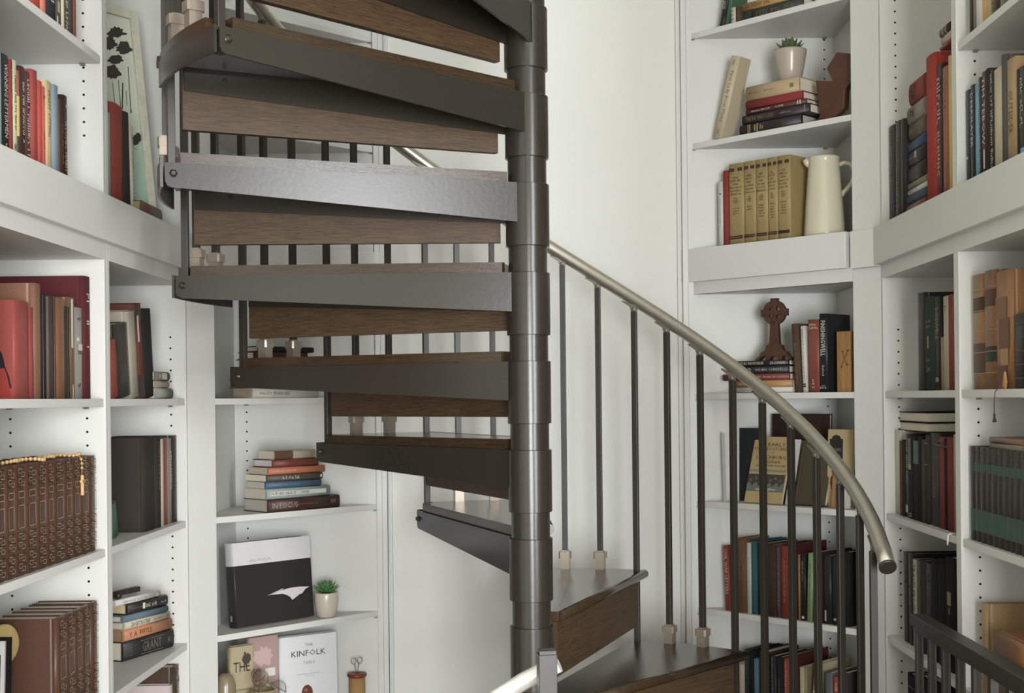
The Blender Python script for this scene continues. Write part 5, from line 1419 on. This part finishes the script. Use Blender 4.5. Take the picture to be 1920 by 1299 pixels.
# white ribbon end over the shelf edge
p = RF.hit(1781, 1012, 0)
t = MB().tube([(.02, 0, .001), (-.002, 0, .0015), (-.0045, 0, -.004), (-.0045, .002, -.018), (-.0045, .004, -.026)], .0022, 8).build('ribbon_end', plain('white_ribbon', 'd0cdc4', 0.7), None, Matrix.Translation((1.0, -p[0], S3 + .001)))
tag(t, 'short white ribbon end curling over the right shelf edge', 'ribbon')
# loose papers at the far right bay
p0_ = RF.hit(1697, 731, .03); p1_ = RF.hit(1722, 731, .03)
t = MB().box(0, .10, -(p1_[0] - p0_[0]), 0, 0, .004).build('papers', JACKET, None, Matrix.Translation((1.03, -p0_[0], S1 + .0003)), color=tint('b8b4a4'))
tag(t, 'flat loose papers on the right middle shelf', 'paper')
# folded dark glasses on top of the dim row
yg = rf_y(1772, 812, .03)
t = empty('folded_glasses', Matrix.Translation((1.035, yg, S3 + .214)) @ Matrix.Rotation(R(100), 4, 'Z') @ Matrix.Rotation(R(65), 4, 'X'))
DKP = plain('tortoise_plastic', '4a4232', 0.3, 0.5)
for s in (-1, 1):
    el = [(s * .026 + .020 * math.cos(2 * math.pi * k / 20), .012 * math.sin(2 * math.pi * k / 20), 0) for k in range(20)]
    MB().tube(el, .0022, 6, closed=True).build('rim', DKP, t)
    MB().tube([(s * .046, .004, 0), (s * .046, .004, -.006), (-s * .03, .0, -.010 - .003 * s)], .0018, 6).build('temple', DKP, t)
tag(t, 'folded olive-brown glasses lying on the dim row', 'glasses')
# little heap on the tall red book
zr = RF.hit(1747, 103, .02)[1]
yh = rf_y(1755, 100, .02)
pile((1.03, yh), -90, zr, 'on the tall red book', [
    (0.0, .085, .010, .14, .0, '8a4434', 'thin rust book lying', {'k': 'p'}),
    (.012, .075, .020, .13, .0, 'b8a88c', 'small cream book lying', {'k': 'p', 'pages': 'b8a88c'}),
    (.006, .075, .022, .13, .0, '4a3226', 'small dark brown striped book lying', {'k': 'l', 'deco': (('b', .3, .4, 'a88a5c'), ('b', .6, .7, 'a88a5c'))}),
], group='heap on the red book')
# white-matted frame and round ornament at the lower left
yF = 2.60
t = empty('photo_frame', Matrix.Translation((-1.097, yF, S4 + .0015)) @ Matrix.Rotation(R(-4), 4, 'X'))
hh = .214
for nm, b in (('frame_side', (-.007, 0, 0, .014, 0, hh)), ('frame_side', (-.150, -.143, 0, .014, 0, hh)), ('frame_top', (-.143, -.007, 0, .014, hh - .007, hh)), ('frame_bottom', (-.143, -.007, 0, .014, 0, .007))):
    MB().box(*b).build(nm, DARK, t, bevel=.001)
MB().box(-.143, -.007, .006, .010, .007, hh - .007).build('mat', plain('white_mat', 'dcdad6', 0.7), t)
MB().box(-.128, -.020, .0055, .006, .03, hh - .036).build('photo', plain('dark_photo', '34312d', 0.4, scale=30, vary=.6), t)
tag(t, 'dark framed photo with wide white mat at the lower left edge', 'frame')
t = empty('round_ornament', loc=(-1.135, 2.665, S4 + .0003))
Mo = Matrix.Rotation(R(70), 4, 'Z') @ Matrix.Rotation(R(90), 4, 'X')
MB().lathe([(.001, -.010), (.040, -.010), (.044, -.006), (.044, .006), (.040, .010), (.001, .010)], 36, M=Matrix.Translation((0, 0, .19)) @ Mo).build('disc', plain('aged_brass_disc', 'b09a68', 0.45, 0.4, vary=.2), t)
MB().lathe([(.0445, -.003), (.0455, 0), (.0445, .003)], 36, M=Matrix.Translation((0, 0, .19)) @ Mo, cap=False).build('dark_rim', DARK, t)
MB().lathe([(.03, 0), (.03, .006), (.006, .012), (.005, .148)], 20).build('stand', IRON, t)
tag(t, 'round brass disc on a stand beside the lower brown volumes', 'ornament')
# silhouette on the red book's cover, nearest on the left
for lab in [k for k in LABELS if k.startswith('red book with dark ribboned cover')]:
    o = bpy.data.objects[LABELS[lab][0]]
    # the near cover is the side x = 0; y runs inward
    cv = [c for c in o.children if c.name.startswith('cover')][0]
    m = MB()
    def flat(pts): m.add([(-.0005, y, z) for y, z in pts][::-1], [list(range(len(pts)))])
    flat([(.030, .150), (.044, .158), (.075, .158), (.085, .145), (.085, .098), (.036, .098), (.032, .12)])
    flat([(.020, .062), (.10, .062), (.10, .104), (.034, .104), (.026, .092), (.022, .076)])
    flat([(.022, .066), (.026, .080), (.012, .045), (.007, .022), (.011, .022), (.015, .042)])
    m.build('cover_picture', INK, o, color=tint('2a2320'))
    m = MB(); m.add([(-.0003, y, z) for y, z in ((.008, .004), (.19, .004), (.19, .066), (.020, .066))][::-1], [(0, 1, 2, 3)])
    m.build('cover_panel', INK, o, color=tint('a82e22'))

bad = {k: v for k, v in LABELS.items() if len(v) > 1 or len(k.split()) > 16 or len(k.split()) < 4}
if bad: print('LABEL CHECK', bad)
